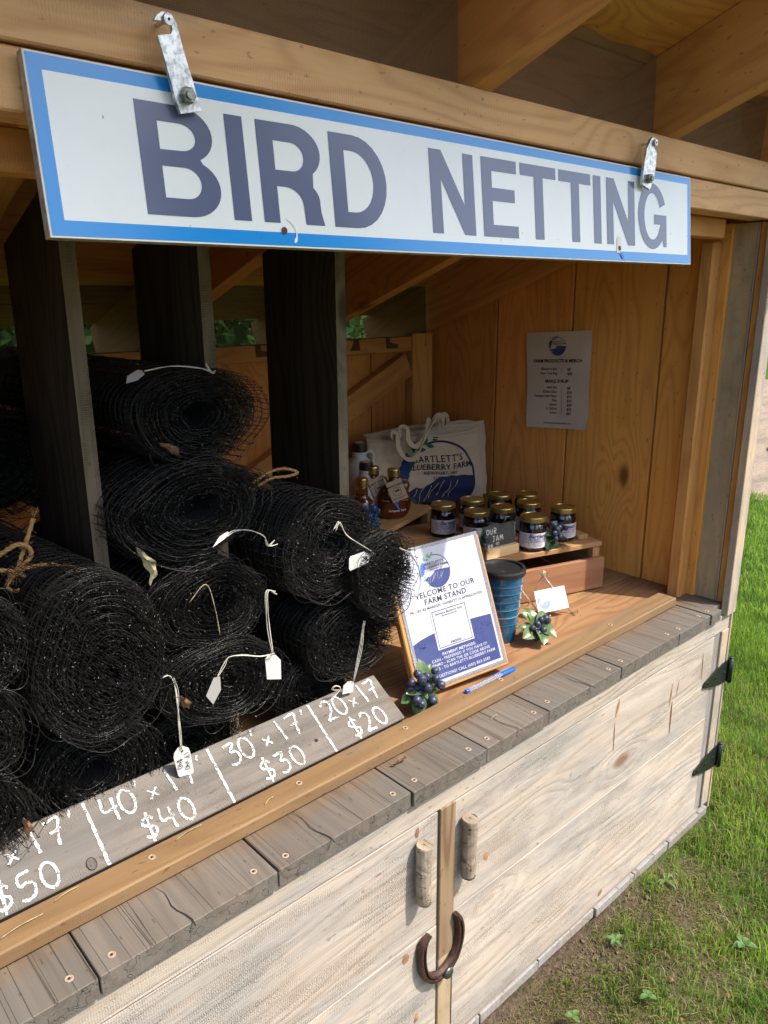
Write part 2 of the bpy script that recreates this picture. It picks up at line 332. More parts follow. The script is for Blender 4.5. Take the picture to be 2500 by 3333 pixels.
# ------------------------------------------------------------------ ground
def hills(x, y):
    return .012*math.sin(x*3.1+y*1.7)+.010*math.sin(x*7.3-y*5.1)+.006*math.sin(x*17+y*13)
def soil_mask(x, y):
    """D units: 1 = bare soil, 0 = lush lawn"""
    a = (x-1.70)/.80; b = (-y-.10)/.42
    n = .42*math.sin(x*9.3+1.2)*math.sin(y*13.1+.4)+.26*math.sin(x*23+y*19)+.18*math.sin(x*41-y*33)
    d = max(a, b if x > 1.2 else b*.6)+n*.8
    return 1-min(1, max(0, d))
t = NT('ground_mat'); tc = t.n('ShaderNodeTexCoord'); gv = tc.outputs['Object']; at = t.n('ShaderNodeAttribute', attribute_name='soil')
n1 = t.noise(gv, 9, 8, .72); n2 = t.noise(gv, 90, 5, .7); n3 = t.noise(gv, 2.2, 5, .6)
soil = t.mix(t.sm(n2, .3, .72), (.150, .110, .074), (.062, .045, .030)); soil = t.mix(t.math('MULTIPLY', t.sm(n1, .5, .7), .5), soil, (.10, .095, .035)); 
thatch = t.mix(n2, (.075, .10, .022), (.035, .055, .012)); grassy = t.mix(n3, thatch, (.07, .13, .02))
col = t.mix(at.outputs['Fac'], grassy, soil)
t.bump(t.math('ADD', t.math('MULTIPLY', n1, 1.0), t.math('MULTIPLY', n2, .45)), .9, .03); t.fin(col, .95, 0, .1); M_GROUND = t.m
def ground():
    xs = np.concatenate([np.array([-300, -120, -50, -20, -8, -4]), np.arange(-2, 5, .06), np.array([5.5, 6.5, 8, 11, 16, 25, 40, 80, 150, 300])])
    ys = np.concatenate([np.array([-300, -120, -50, -20, -8, -4, -2]), np.arange(-1.6, 2.0, .06), np.array([2.5, 3.5, 5, 8, 12, 20, 40, 80, 150, 300])])
    v = []; f = []; so_ = []
    for j, y in enumerate(ys):
        for i, x in enumerate(xs):
            near = -2 < x < 5 and -1.6 < y < 2
            v.append(V(x, y, -Z0+(hills(x, y)-.014 if near else -.014))); so_.append(soil_mask(x, y) if (x < 4 and -1.2 < y < .3) else (1.0 if (-4.5 < x < 3.0 and -4.5 < y <= -1.2) else 0.0))  # unseen bare earth added in front to warm the bounce light
    nx = len(xs)
    for j in range(len(ys)-1):
        for i in range(nx-1): f.append((j*nx+i, j*nx+i+1, (j+1)*nx+i+1, (j+1)*nx+i))
    o = mesh_obj('ground', v, f, M_GROUND, center=False, smooth=True); a = o.data.attributes.new('soil', 'FLOAT', 'POINT'); a.data.foreach_set('value', so_)
    tag(o, 'lawn and bare earth around the wooden farm stand, with unseen earth added in front', None, None, 'structure')
ground()
t = NT('dirt_mat'); tc = t.n('ShaderNodeTexCoord'); n1 = t.noise(t.mapv(tc.outputs['Object'], (1, 3.5, 1)), 1.6, 8, .7); n2 = t.noise(tc.outputs['Object'], 30, 5, .7)
t.bump(n2, .7, .03); t.fin(t.mix(t.sm(n1, .4, .65), (.30, .235, .18), (.20, .165, .125)), .95, 0, .1); M_DIRT = t.m
def road():
    d = Vector((.94, .345)); p = Vector((-.345, .94)); v = []; f = []; N = 60; cam0 = Vector((0, -1))
    for i in range(N+1):
        s = -60+120*i/N; j1 = .12*math.sin(s*1.3)+.07*math.sin(s*4.1); j2 = .3*math.sin(s*.7)
        for dd, jj in ((7.55, j1), (18.6, j2)):
            q = cam0+d*(dd+jj)+p*s; v.append(V(q.x, q.y, -Z0+.006))
    for i in range(N): f.append((2*i, 2*i+1, 2*i+3, 2*i+2))
    tag(mesh_obj('dirt_road', v, f, M_DIRT), 'pale dirt drive crossing beyond the lawn', None, None, 'structure')
road()

# ------------------------------------------------------------------ farm stand
stand = empty('farm_stand', V(.9, .7, -Z0), 'open wooden roadside farm stand with shingle-grey counter planks and whitewashed cupboard doors', 'farm stand')
XR = 2.46
def rz(y, h=.347): return h-.36*y           # rafter underside
# rafters
sl = Vector((0, 1, -.36)).normalized(); sn = Vector((0, .36, 1)).normalized()
def rafter(x, y0=-.432, y1=1.74, hgt=.178, w=.05):
    ym = (y0+y1)/2; L = (y1-y0)*S*math.sqrt(1+.36**2); c = V(x, ym, rz(ym))+sn*(hgt*S/2)
    return board('rafter', c, sl, sn, L, hgt*S, w*S, W_RAFT, stand)
for x in (-.84, -.185, .47, 1.15, 1.825): rafter(x)
rafter(2.432, w=.046); rafter(2.62, w=.04)
# roof boards
y = -.437; top_h = .347+.19
while y < 1.75:
    wv_ = random.choice([.245, .26, .28, .23]); y1 = min(y+wv_, 1.76); ym = (y+y1)/2; L = (2.72+1.32)*S
    c = V(.70, ym, top_h-.36*ym)+sn*(.013*S+.0005*random.random())
    board('roof_board', c, (1, 0, 0), sl, L, (y1-y-.007)*S*math.sqrt(1+.36**2), .026*S, W_ROOF, stand); y = y1
board('roof_cover', V(.70, .66, top_h-.36*.66)+sn*(.045*S), (1, 0, 0), sl, 4.12*S, 2.19*S*math.sqrt(1.13), .02*S, M_ROOFING, stand)  # unseen slab added over the boards to block light
# header beams
aab('header_beam', -1.3, 2.62, -.003, .05, .276, .347, 'x', 'z', W_HEAD, stand, .002)
aab('header_beam', -1.3, 2.60, .006, .078, .204, .2735, 'x', 'z', W_HEAD, stand, .002)
aab('inner_header', -1.3, 2.33, .085, .135, .150, .203, 'x', 'z', W_RAFT, stand, .002)
# insect screen over header
def screen(x0, x1, y, z0, z1, tilt=.0, mat=None):
    v = []; f = []; n = 10
    for i in range(n+1):
        for j in range(3):
            x = x0+(x1-x0)*i/n; zz = z0+(z1-z0)*j/2; yy = y+tilt*j/2+.006*math.sin(i*1.7+j)
            v.append((x*S, (zz)*S, yy*S))
    for i in range(n):
        for j in range(2): f.append((i*3+j, i*3+j+1, (i+1)*3+j+1, (i+1)*3+j))
    mw = Matrix(((1, 0, 0, 0), (0, 0, 1, 0), (0, 1, 0, Z0*S), (0, 0, 0, 1)))
    return mesh_obj('insect_screen', v, f, mat or M_SCREEN, stand, mw=mw, smooth=True)
xs_r = [-1.3, -.86, -.21, .445, 1.125, 1.80, 2.46]
for a, b in ((-1.3, -.865), (-.815, -.21), (-.16, .445), (.495, 1.125), (1.175, 1.80), (1.85, 2.47)):
    screen(a, b, .042, .345, .523)
screen(2.47, 2.62, .042, .345, .523)
for a, b in ((-.16, .445), (.495, 1.125), (1.175, 1.80), (1.85, 2.40)):
    screen(a, b, 1.375, -.215, .03, mat=M_SCREENB)
# counter planks
seams = [-1.02, -.69, -.36, -.03, .304, .635, .972, 1.21, 1.45, 1.785, 2.112, 2.315, 2.385]
def screw(x, y, z, parent, r=.0052, nrm='z'):
    v, f = lathe([(r, 0), (r, .0008), (r*.8, .0012), (r*.35, .0004)], 12)
    o = mesh_obj('screw', v, f, M_SCREW, parent, mw=Matrix.Translation(V(x, y, z)))
    v, f = lathe([(r*.36, .0006), (r*.34, .0013)], 6); mesh_obj('recess', v, f, M_HOLE, o, mw=WM[o.name].copy())
    return o
for i in range(len(seams)-1):
    a, b = seams[i], seams[i+1]; g = random.uniform(.0012, .0026); yf = -.013+random.uniform(-.0025, .003); zt = -1.0+random.uniform(-.0015, .0015)
    pl = aab('counter_plank', a+g, b-g, yf, .185, zt-.037, zt, 'y', 'x', W_DECK, stand, .0009)
    scs = [(a+.032), (b-.034)] if b-a > .1 else [(a+b)/2-.012]
    for sx in scs: screw(sx, .014+random.uniform(-.004, .006), zt, pl)
# split lines in some planks: dark V-cuts
for x in (.462, .756, 1.325, 1.63):
    pts = [V(x+.004*math.sin(k*1.3)-.01*k/8, -.024+.017*k, -.9984) for k in range(9)]
    v = []; f = []
    for k, p in enumerate(pts):
        wd = .0011*(1-k/9); v += [p+Vector((-wd, 0, 0)), p+Vector((wd, 0, 0))]
    for k in range(8): f.append((2*k, 2*k+1, 2*k+3, 2*k+2))
    mesh_obj('split', v, f, M_HOLE, stand)
aab('counter_plank', 2.3885, XR-.006, .012, .184, -1.0385, -1.0015, 'y', 'x', W_DECK, stand, .0015)
# interior floor boards
fy = .185
for k, wd in enumerate((.17, .2, .21, .2, .21, .2)):
    aab('floor_board', -1.28, XR, fy+.003, fy+wd-.003, -1.035, -1.001+random.uniform(0, .001), 'x', 'y', W_FLOOR, stand, .001); fy += wd
# sill (flat rail on the counter)
sill = aab('sill', -1.28, 2.304, .102, .168, -.9985, -.969, 'x', 'y', W_SILL, stand, .0025)
for x, y in ((.468, .14), (.791, .137), (1.097, .139), (1.44, .137), (1.952, .132), (.14, .14)): screw(x, y, -.969, sill)
# trim under counter
aab('apron_board', -1.3, 2.487, -.0015, .030, -1.098, -1.038, 'x', 'z', W_DOOR, stand, .0015)
# doors
def log_handle(x, zt, zb, r, parent):
    n = 40; prof = []; N = 22; v = []; f = []
    for j in range(N+1):
        t_ = j/N; z = (zb+(zt-zb)*t_)
        cx = x+.0015*math.sin(t_*5+x*9); cy = -r*1.05-.004
        for i in range(n):
            a = 2*math.pi*i/n; rr = r*(1+.022*math.sin(2*a+t_*3)+.018*math.sin(5*a-t_*4+x*5)+.022*math.sin(13*a+t_*6+x)+.01*math.sin(23*a+t_*31))*(1.0+.015*math.sin(t_*6+x*7)+(.03 if .18 < t_ < .25 else 0))
            v.append(V(cx+rr*math.cos(a), cy+rr*math.sin(a), z))
    for j in range(N):
        for i in range(n): k = (i+1) % n; f.append((j*n+i, j*n+k, (j+1)*n+k, (j+1)*n+i))
    f.append(tuple(range(n-1, -1, -1))); f.append(tuple(N*n+i for i in range(n)))
    c = V(x, -r, (zt+zb)/2); mw = Matrix(((0, 0, 1, c.x), (1, 0, 0, c.y), (0, 1, 0, c.z), (0, 0, 0, 1))); inv = mw.inverted()
    o = mesh_obj('handle', [inv @ p for p in v], f, W_LOG, parent, mw=mw, smooth=True)
    for p in list(o.data.polygons)[-2:]: p.use_smooth = False
    m_ = 8
    for q in range(5):
        a = q*1.3+x; tp = V(x, -r*1.05-.004, zt)+Vector((0, 0, .0003)); d_ = Vector((math.cos(a), math.sin(a), 0)); e_ = Vector((-d_.y, d_.x, 0))*.0005
        mesh_obj('end_crack', [tp+e_*.6, tp-e_*.6, tp+d_*r*S*(.5+.1*q)], [(0, 1, 2)], M_HOLE, o)
    return o
def door(x0, x1, splits, hx, hz0, hz1, hinges):
    d = aab('cupboard_door', x0, x1, .0062, .020, -1.785, -1.102, 'x', 'z', W_DOOR, stand, .001)
    zs = [-1.101]+splits+[-1.787]
    for i in range(len(zs)-1):
        aab('door_board', x0, x1, -.0005-.0012*i, .006, zs[i+1]+.0008, zs[i]-.0008, 'x', 'z', W_DOOR, d, .0004)
    log_handle(hx, hz0, hz1, .0172, d)
    for hz in hinges:
        # tapering strap with barrel
        pts = [(2.508, hz+.045), (2.508, hz-.04), (2.47, hz-.045), (2.345, hz-.062), (2.336, hz-.058), (2.336, hz-.048), (2.345, hz-.04), (2.47, hz+.03)]
        pts = [(2.516, hz+.04), (2.516, hz-.045), (2.462, hz-.040), (2.352, hz-.0145), (2.339, hz-.010), (2.337, hz), (2.345, hz+.008), (2.462, hz+.036)]
        v = [V(a, -.008, b) for a, b in pts]+[V(a, -.0025, b) for a, b in pts]; n = len(pts)
        f = [tuple(range(n)), tuple(range(2*n-1, n-1, -1))]+[(i, i+n, (i+1) % n+n, (i+1) % n) for i in range(n)]
        h = mesh_obj('hinge', v, f, M_IRON, d)
        p0 = V(2.514, -.014, hz-.043); p1 = V(2.514, -.014, hz+.043)
        ch = [tube_vf([p0, p1], .0068, 14), tube_vf([p1, p1+Vector((0, 0, .004))], .0058, 12), tube_vf([p0, p0-Vector((0, 0, .004))], .0058, 12)]
        # small leaf beyond the barrel
        multi('hinge_barrel', ch, M_IRON, None) if False else None
        bo = multi('barrel', ch, M_IRON, d, True)
        for sx in (2.362, 2.42, 2.478):
            vv, ff = lathe([(.0042, 0), (.0038, .0014), (.002, .0022)], 10); 
            mw = Matrix.Translation(V(sx, -.0082, hz+.000)) @ Matrix.Rotation(R(90), 4, 'X'); mesh_obj('hinge_bolt', vv, ff, M_IRON, d, mw=mw)
    return d
door(1.121, 2.388, [-1.405], 1.147, -1.149, -1.304, (-1.262, -1.598))
door(-.30, 1.063, [-1.408], .999, -1.139, -1.288, ())
aab('door_strip', 1.068, 1.117, -.006, .006, -1.509, -1.096, 'z', 'x', W_STRIP, stand, .0012)
aab('door_strip', 1.069, 1.115, -.004, .006, -1.786, -1.5095, 'z', 'x', W_GREY, stand, .0012)
def knot(x, z, rx, rz_, y, tilt, mat, parent):
    pts = [V(x+rx*math.cos(a)*math.cos(tilt)-rz_*math.sin(a)*math.sin(tilt), y, z+rx*math.cos(a)*math.sin(tilt)+rz_*math.sin(a)*math.cos(tilt)) for a in [k*.4189+.08*math.sin(k*2.3) for k in range(15)]]
    ctr = V(x, y-.0012, z); v = pts+[ctr]; mesh_obj('knot', v, [(i, (i+1) % 15, 15) for i in range(15)], mat, parent)
K_OR = wood('knot_orange', (.36, .215, .115), (.20, .105, .05), ring=.8, knot=0, var=.2, bump=.6); K_DK = wood('knot_dark', (.20, .095, .045), (.09, .04, .02), ring=.8, knot=0, var=.2, bump=.6)
dr = [o for o in C.objects if o.name.startswith('cupboard_door')]
for x, z, rx, rz_, tl, m_, di in ((1.799, -1.135, .006, .028, -.25, K_OR, 0), (1.792, -1.225, .0022, .050, .05, K_OR, 0), (2.118, -1.215, .0042, .040, -.10, K_OR, 0), (2.160, -1.205, .0030, .030, -.2, K_OR, 0), (2.132, -1.30, .0042, .060, .03, K_DK, 0), (2.32, -1.185, .0022, .055, .1, K_OR, 0), (1.236, -1.315, .0085, .0125, .3, K_OR, 0), (1.4466, -1.3952, .0045, .0025, 0, K_DK, 0), (1.785, -1.759, .012, .008, .6, K_OR, 0), (.9986, -1.1208, .006, .0125, -.1, K_OR, 1), (.9638, -1.4345, .010, .013, .2, K_OR, 1), (.9986, -1.6304, .006, .012, -.2, K_OR, 1)):
    knot(x, z, rx, rz_, -.0014 if z > -1.405 else -.0028, tl, m_, dr[di])
# upright to the right of the door, corner boards
aab('corner_board', 2.392, 2.436, .0025, .0225, -1.785, -1.100, 'z', 'x', W_PLINTH, stand, .001)
aab('corner_board', 2.4385, 2.487, -.004, .026, -1.785, -1.1, 'z', 'x', W_TRIM, stand, .001)
aab('base_rail', -1.3, 2.43, .0005, .022, -1.800, -1.787, 'x', 'z', W_PLINTH, stand, .001)
# plinth plank ends
x = -1.3
while x < 2.47:
    wd = random.choice([.19, .22, .25, .28]); x1 = min(x+wd, 2.483)
    aab('plinth_plank', x+.0025, x1-.0025, -.006+random.uniform(-.004, .004), .3, -1.832, -1.8015, 'y', 'x', W_PLINTH, stand, .001); x = x1
# right wall: inner boards (vertical)
ye = [.1465, .3225, .677, 1.030, 1.41]
for a, b in zip(ye[:-1], ye[1:]):
    zt = .40-.36*((a+b)/2)+.06
    aab('wall_board', XR, XR+.03, a+.004, b-.004, -1.80, zt, 'z', 'y', W_INT, stand, .0012)
aab('wall_board', XR+.031, XR+.06, .03, 1.42, -1.8, .30, 'z', 'y', W_INT, stand, .001)   # outer layer behind the joints
aab('corner_stud', 2.382, 2.44, .137, .181, -1.0345, .148, 'z', 'y', W_RAFT, stand, .004)
aab('corner_stud', 2.4405, XR-.002, .112, .20, -1.0345, .2, 'z', 'y', W_INT, stand, .002)
aab('wall_board', XR-.004, XR+.028, .043, .1465, -1.0345, .2, 'z', 'y', W_GREY, stand, .0015)
aab('corner_trim', XR-.006, XR+.012, .037, .0425, -1.0345, .198, 'z', 'x', W_TRIM, stand, .0005)
aab('corner_trim', XR-.002, XR+.03, .0095, .0365, -1.0345, .2, 'z', 'y', W_RAFT, stand, .001)
aab('corner_trim', 2.432, 2.492, -.016, .0085, -1.037, .2025, 'z', 'x', W_TRIM, stand, .0015)
aab('corner_trim', 2.4935, 2.505, -.005, .06, -1.815, .2025, 'z', 'y', W_TRIM, stand, .0015)
# outer side wall cladding below
aab('side_board', 2.489, 2.517, .061, 1.43, -1.79, .2, 'z', 'y', W_GREY, stand, .001)
# back wall
x = -1.28
while x < XR:
    wd = random.choice([.20, .24, .22, .27]); x1 = min(x+wd, XR+.03)
    aab('back_board', x+.003, x1-.003, 1.421, 1.45, -1.8, -.19, 'z', 'x', W_INT, stand, .001); x = x1
aab('back_plate', -1.28, 2.318, 1.372, 1.4205, -.232, -.172, 'x', 'z', W_RAFT, stand, .002)
aab('corner_post', 2.322, 2.442, 1.37, 1.4205, -1.0, -.16, 'z', 'x', W_RAFT, stand, .002)
def brace(xa, za, xb, zb, w=.10, y=1.395):
    a, b = V(xa, y, za), V(xb, y, zb); d = (b-a); board('brace', (a+b)/2, d, Vector((0, 0, 1)), d.length, w*S, .045*S, W_RAFT, stand, .002)
brace(2.305, -.285, 1.25, -.79); brace(.95, -.285, .2, -.8)
aab('back_stud', 1.20, 1.25, 1.372, 1.4205, -1.0, -.233, 'z', 'x', W_RAFT, stand, .002)
# left end wall and shelf back, out of sight
aab('end_wall', -1.31, -1.285, .0, 1.45, -1.8, .25, 'z', 'y', W_INT, stand, .001)
# bin dividers
def divider(x0, x1, y0=.40, y1=.685):
    n = 5; prof = [(y0, -1.0), (y1, -1.0), (y1, rz(y1)-.003), (y0, rz(y0)-.003)]
    v = [V(x0, a, b) for a, b in prof]+[V(x1, a, b) for a, b in prof]
    f = [(0, 1, 2, 3), (7, 6, 5, 4), (0, 4, 5, 1), (1, 5, 6, 2), (2, 6, 7, 3), (3, 7, 4, 0)]
    c = V((x0+x1)/2, y0, -.4); mw = Matrix(((0, 0, 1, c.x), (0, 1, 0, c.y), (-1, 0, 0, c.z), (0, 0, 0, 1))); inv = mw.inverted()
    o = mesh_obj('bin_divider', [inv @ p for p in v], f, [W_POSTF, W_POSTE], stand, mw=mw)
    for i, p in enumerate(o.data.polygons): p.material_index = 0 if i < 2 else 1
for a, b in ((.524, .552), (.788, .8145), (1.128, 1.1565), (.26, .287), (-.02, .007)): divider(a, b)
# horseshoe latch
def horseshoe():
    outer = [(1.0036, -1.3713), (.9803, -1.3855), (.9725, -1.4186), (.9785, -1.4668), (.9957, -1.5017), (1.0189, -1.5221), (1.0443, -1.5289), (1.0838, -1.5196), (1.1075, -1.4978), (1.1229, -1.4551), (1.1238, -1.418), (1.113, -1.3850), (1.1, -1.3715)]
    inner = [(1.0122, -1.3790), (1.0021, -1.3920), (.9983, -1.4186), (1.0008, -1.4512), (1.0097, -1.4784), (1.0271, -1.4930), (1.0450, -1.4975), (1.0692, -1.4910), (1.0855, -1.4752), (1.0958, -1.4481), (1.0962, -1.4168), (1.0918, -1.3900), (1.0893, -1.3745)]
    o_ = catmull([(a, 0, b) for a, b in outer], 4); i_ = catmull([(a, 0, b) for a, b in inner], 4); v = []; f = []; n = len(o_)
    outer = [(a*1.019, b*1.019) for a, b in outer]; inner = [(a*1.019, b*1.019) for a, b in inner]; o_ = catmull([(a, 0, b) for a, b in outer], 4); i_ = catmull([(a, 0, b) for a, b in inner], 4)
    secs = [(.08, -.011), (.18, -.021), (.42, -.0222), (.46, -.0165), (.60, -.0165), (.64, -.0222), (.80, -.021), (.90, -.012), (.90, -.0068), (.08, -.0068)]
    tw = lambda k: .010*math.sin(math.pi*k/(n-1))
    for k in range(n):
        g = 1 if .12 < k/(n-1) < .88 else 0
        for s_, yy in secs:
            p = Vector(o_[k]).lerp(Vector(i_[k]), s_); dd = yy
            if abs(yy+.0165) < 1e-6 and not g: dd = -.0225
            v.append(V(p.x, dd, p.z))
    m = len(secs)
    for k in range(n-1):
        for j in range(m): j2 = (j+1) % m; f.append((k*m+j, k*m+j2, (k+1)*m+j2, (k+1)*m+j))
    f.append(tuple(range(m))); f.append(tuple((n-1)*m+j for j in range(m-1, -1, -1)))
    h = mesh_obj('horseshoe_latch', v, f, M_RUST, stand, smooth=False)
    vv, ff = lathe([(.0115, 0), (.011, .0025), (.008, .0048), (.003, .0058)], 20); mw = Matrix.Translation(V(1.083, -.0232, -1.5420)) @ Matrix.Rotation(R(90), 4, 'X')
    mesh_obj('latch_bolt', vv, ff, M_CARRIAGE, h, mw=mw, smooth=True)
horseshoe()

# ------------------------------------------------------------------ print helper
_tc = {}
def text_geo(s, size=1.0, bold=0, align='CENTER', spacing=1.0, shear=0):
    key = (s, bold, align, spacing, shear)
    if key not in _tc:
        cu = bpy.data.curves.new('txt', 'FONT'); cu.body = s; cu.size = 1; cu.offset = bold+.012; cu.align_x = align; cu.align_y = 'CENTER'; cu.space_character = spacing; cu.shear = shear; cu.resolution_u = 2
        o = bpy.data.objects.new('txt', cu); C.objects.link(o); dg = bpy.context.evaluated_depsgraph_get(); dg.update(); me = bpy.data.meshes.new_from_object(o.evaluated_get(dg))
        _tc[key] = ([(v.co.x, v.co.y) for v in me.vertices], [tuple(p.vertices) for p in me.polygons])
        bpy.data.objects.remove(o); bpy.data.curves.remove(cu); bpy.data.meshes.remove(me)
    v, f = _tc[key]; return [(x*size, y*size) for x, y in v], f
def fill2d(loops):
    """fills closed 2D loops (holes allowed) -> verts2d, faces"""
    cu = bpy.data.curves.new('fill', 'CURVE'); cu.dimensions = '2D'; cu.fill_mode = 'BOTH'
    for lp in loops:
        sp = cu.splines.new('POLY'); sp.points.add(len(lp)-1)
        for i, p in enumerate(lp): sp.points[i].co = (p[0], p[1], 0, 1)
        sp.use_cyclic_u = True
    o = bpy.data.objects.new('fill', cu); C.objects.link(o); dg = bpy.context.evaluated_depsgraph_get(); dg.update(); me = bpy.data.meshes.new_from_object(o.evaluated_get(dg))
    r = ([(v.co.x, v.co.y) for v in me.vertices], [tuple(p.vertices) for p in me.polygons])
    bpy.data.objects.remove(o); bpy.data.curves.remove(cu); bpy.data.meshes.remove(me); return r
def finer(v2, faces, mx):
    v = list(v2); out = []; stack = []
    for q in faces:
        for i in range(1, len(q)-1): stack.append((q[0], q[i], q[i+1]))
    while stack:
        t_ = stack.pop(); e = [((v[t_[i]][0]-v[t_[(i+1) % 3]][0])**2+(v[t_[i]][1]-v[t_[(i+1) % 3]][1])**2) for i in range(3)]; k = e.index(max(e))
        if e[k] <= mx*mx or len(out)+len(stack) > 20000: out.append(t_); continue
        a, b, c = t_[k], t_[(k+1) % 3], t_[(k+2) % 3]; v.append(((v[a][0]+v[b][0])/2, (v[a][1]+v[b][1])/2)); m = len(v)-1; stack += [(a, m, c), (m, b, c)]
    return v, out
class Sheet:
    def __init__(s, fn, mx=0): s.fn = fn; s.parts = {}; s.mx = mx
    def add(s, part, mat, v2, faces, layer=1):
        if s.mx: v2, faces = finer(v2, faces, s.mx)
        v, f, m = s.parts.setdefault(part, ([], [], mat)); n = len(v)
        v += [s.fn(x, y, layer) for x, y in v2]; f += [tuple(i+n for i in q) for q in faces]
    def text(s, part, mat, st, x, y, size, bold=0, align='CENTER', spacing=1.0, shear=0, layer=2, sx=1.0):
        v, f = text_geo(st, size, bold, align, spacing, shear); s.add(part, mat, [(x+a*sx, y+b) for a, b in v], f, layer)
    def poly(s, part, mat, pts, layer=1): s.add(part, mat, pts, [tuple(range(len(pts)))], layer)
    def line(s, part, mat, pts, wd, layer=2, closed=False, jit=0):
        P = [Vector((a, b)) for a, b in pts]; n = len(P); v = []; f = []
        for i in range(n):
            a = P[(i-1) % n] if (closed or i > 0) else P[i]; b = P[(i+1) % n] if (closed or i < n-1) else P[i]
            d = (b-a); d = d.normalized() if d.length > 1e-9 else Vector((1, 0)); q = Vector((-d.y, d.x))*wd*.5*(1+(random.uniform(-jit, jit) if jit else 0)); v += [tuple(P[i]+q), tuple(P[i]-q)]
        for i in range(n if closed else n-1): j = (i+1) % n; f.append((2*i, 2*j, 2*j+1, 2*i+1))
        s.add(part, mat, v, f, layer)
    def build(s, parent):
        for k, (v, f, m) in s.parts.items(): mesh_obj(k.split('#')[0], v, f, m, parent)
def planar(o, eu, ev, nrm, lift=.00035):
    o, eu, ev, nrm = Vector(o), Vector(eu), Vector(ev), Vector(nrm)
    return lambda x, y, l: o+eu*x+ev*y+nrm*(lift*l)
def circ(cx, cy, r, n=40, a0=0, a1=360): return [(cx+r*math.cos(R(a0+(a1-a0)*i/n)), cy+r*math.sin(R(a0+(a1-a0)*i/n))) for i in range(n+(0 if a1-a0 == 360 else 1))]
def logo(sh, cx, cy, r, mblue, mink, mgreen, mberry, mwhite, lw=.045, text=True):
    ring = circ(cx, cy, r, 60, 112, -132)
    sh.line('printed_logo', mblue, ring, r*lw*1.2, 1)
    # mountain
    ridge = [(-.93, -.36), (-.8, -.30), (-.66, -.22), (-.5, -.25), (-.38, -.18), (-.2, -.08), (-.08, .0), (.05, .06), (.2, .04), (.35, .07), (.5, .03), (.68, .04), (.85, .01), (.985, .0)]
    ang0, ang1 = math.degrees(math.atan2(0.0, .985)), math.degrees(math.atan2(-.36, -.93))-0
    arc = [(cx+r*.985*math.cos(R(a)), cy+r*.985*math.sin(R(a))) for a in np.linspace(0, -159, 34)]
    pts = [(cx+r*a, cy+r*b) for a, b in ridge]; 
    v2, f2 = fill2d([pts+arc]); sh.add('printed_mountain', mblue, v2, f2, 1)
    for k in range(7):
        x0 = -.62+.19*k; y0 = -.27+.055*k if k < 5 else -.08; p = [(x0, y0)]
        for j in range(5): x0 -= .05+.03*math.sin(k*2.1+j); y0 -= .085+.02*math.cos(k+j*1.7); p.append((x0, y0))
        p = [(cx+r*a, cy+r*b) for a, b in p if a*a+b*b < .88]
        if len(p) > 2: sh.line('printed_logo_highlight', mwhite, p, r*.014, 2, jit=.5)
    # leaves and berries on the upper left
    def leaf(ax, ay, dx, dy, L):
        d = Vector((dx, dy)).normalized(); q = Vector((-d.y, d.x)); P = []
        for t_ in (0, .25, .5, .75, 1): P.append(Vector((ax, ay))+d*L*t_+q*L*.24*math.sin(math.pi*t_))
        for t_ in (.75, .5, .25): P.append(Vector((ax, ay))+d*L*t_-q*L*.24*math.sin(math.pi*t_))
        sh.poly('printed_leaves', mgreen, [(cx+r*p.x, cy+r*p.y) for p in P], 2)
    for a, s1, L in ((100, 1, .30), (112, -1, .26), (116, 1, .30), (128, -1, .26), (134, 1, .30), (148, 1, .22), (188, -1, .20), (198, 1, .20), (210, -1, .2), (222, 1, .2)):
        ax, ay = math.cos(R(a)), math.sin(R(a)); tx, ty = -math.sin(R(a)), math.cos(R(a)); sgn = -1 if a < 170 else 1
        leaf(ax, ay, tx*sgn*1.0+ax*s1*.8, ty*sgn*1.0+ay*s1*.8, L)
    for i in range(15):
        a = 146+2.6*i; rr = 1.0+.085*math.sin(i*2.4)-.01; b = .10-.0015*i
        sh.poly('printed_berries', mberry, circ(cx+r*rr*math.cos(R(a)), cy+r*rr*math.sin(R(a)), r*b, 12), 2 if i % 2 else 3)
    if text:
        sh.text('printed_logo_text', mink, "BARTLETT'S", cx-.02*r, cy+.52*r, .24*r, spacing=1.15, layer=3)
        sh.text('printed_logo_text', mink, "BLUEBERRY FARM", cx+.04*r, cy+.31*r, .22*r, spacing=1.05, layer=3)
        sh.text('printed_logo_text', mink, "NEWPORT, NH", cx+.05*r, cy+.14*r, .125*r, .004, spacing=1.1, layer=3)
        sh.text('printed_logo_text', mink, "EST. 1985", cx+.07*r, cy+.01*r+.0, .11*r, .004, spacing=1.1, layer=3)

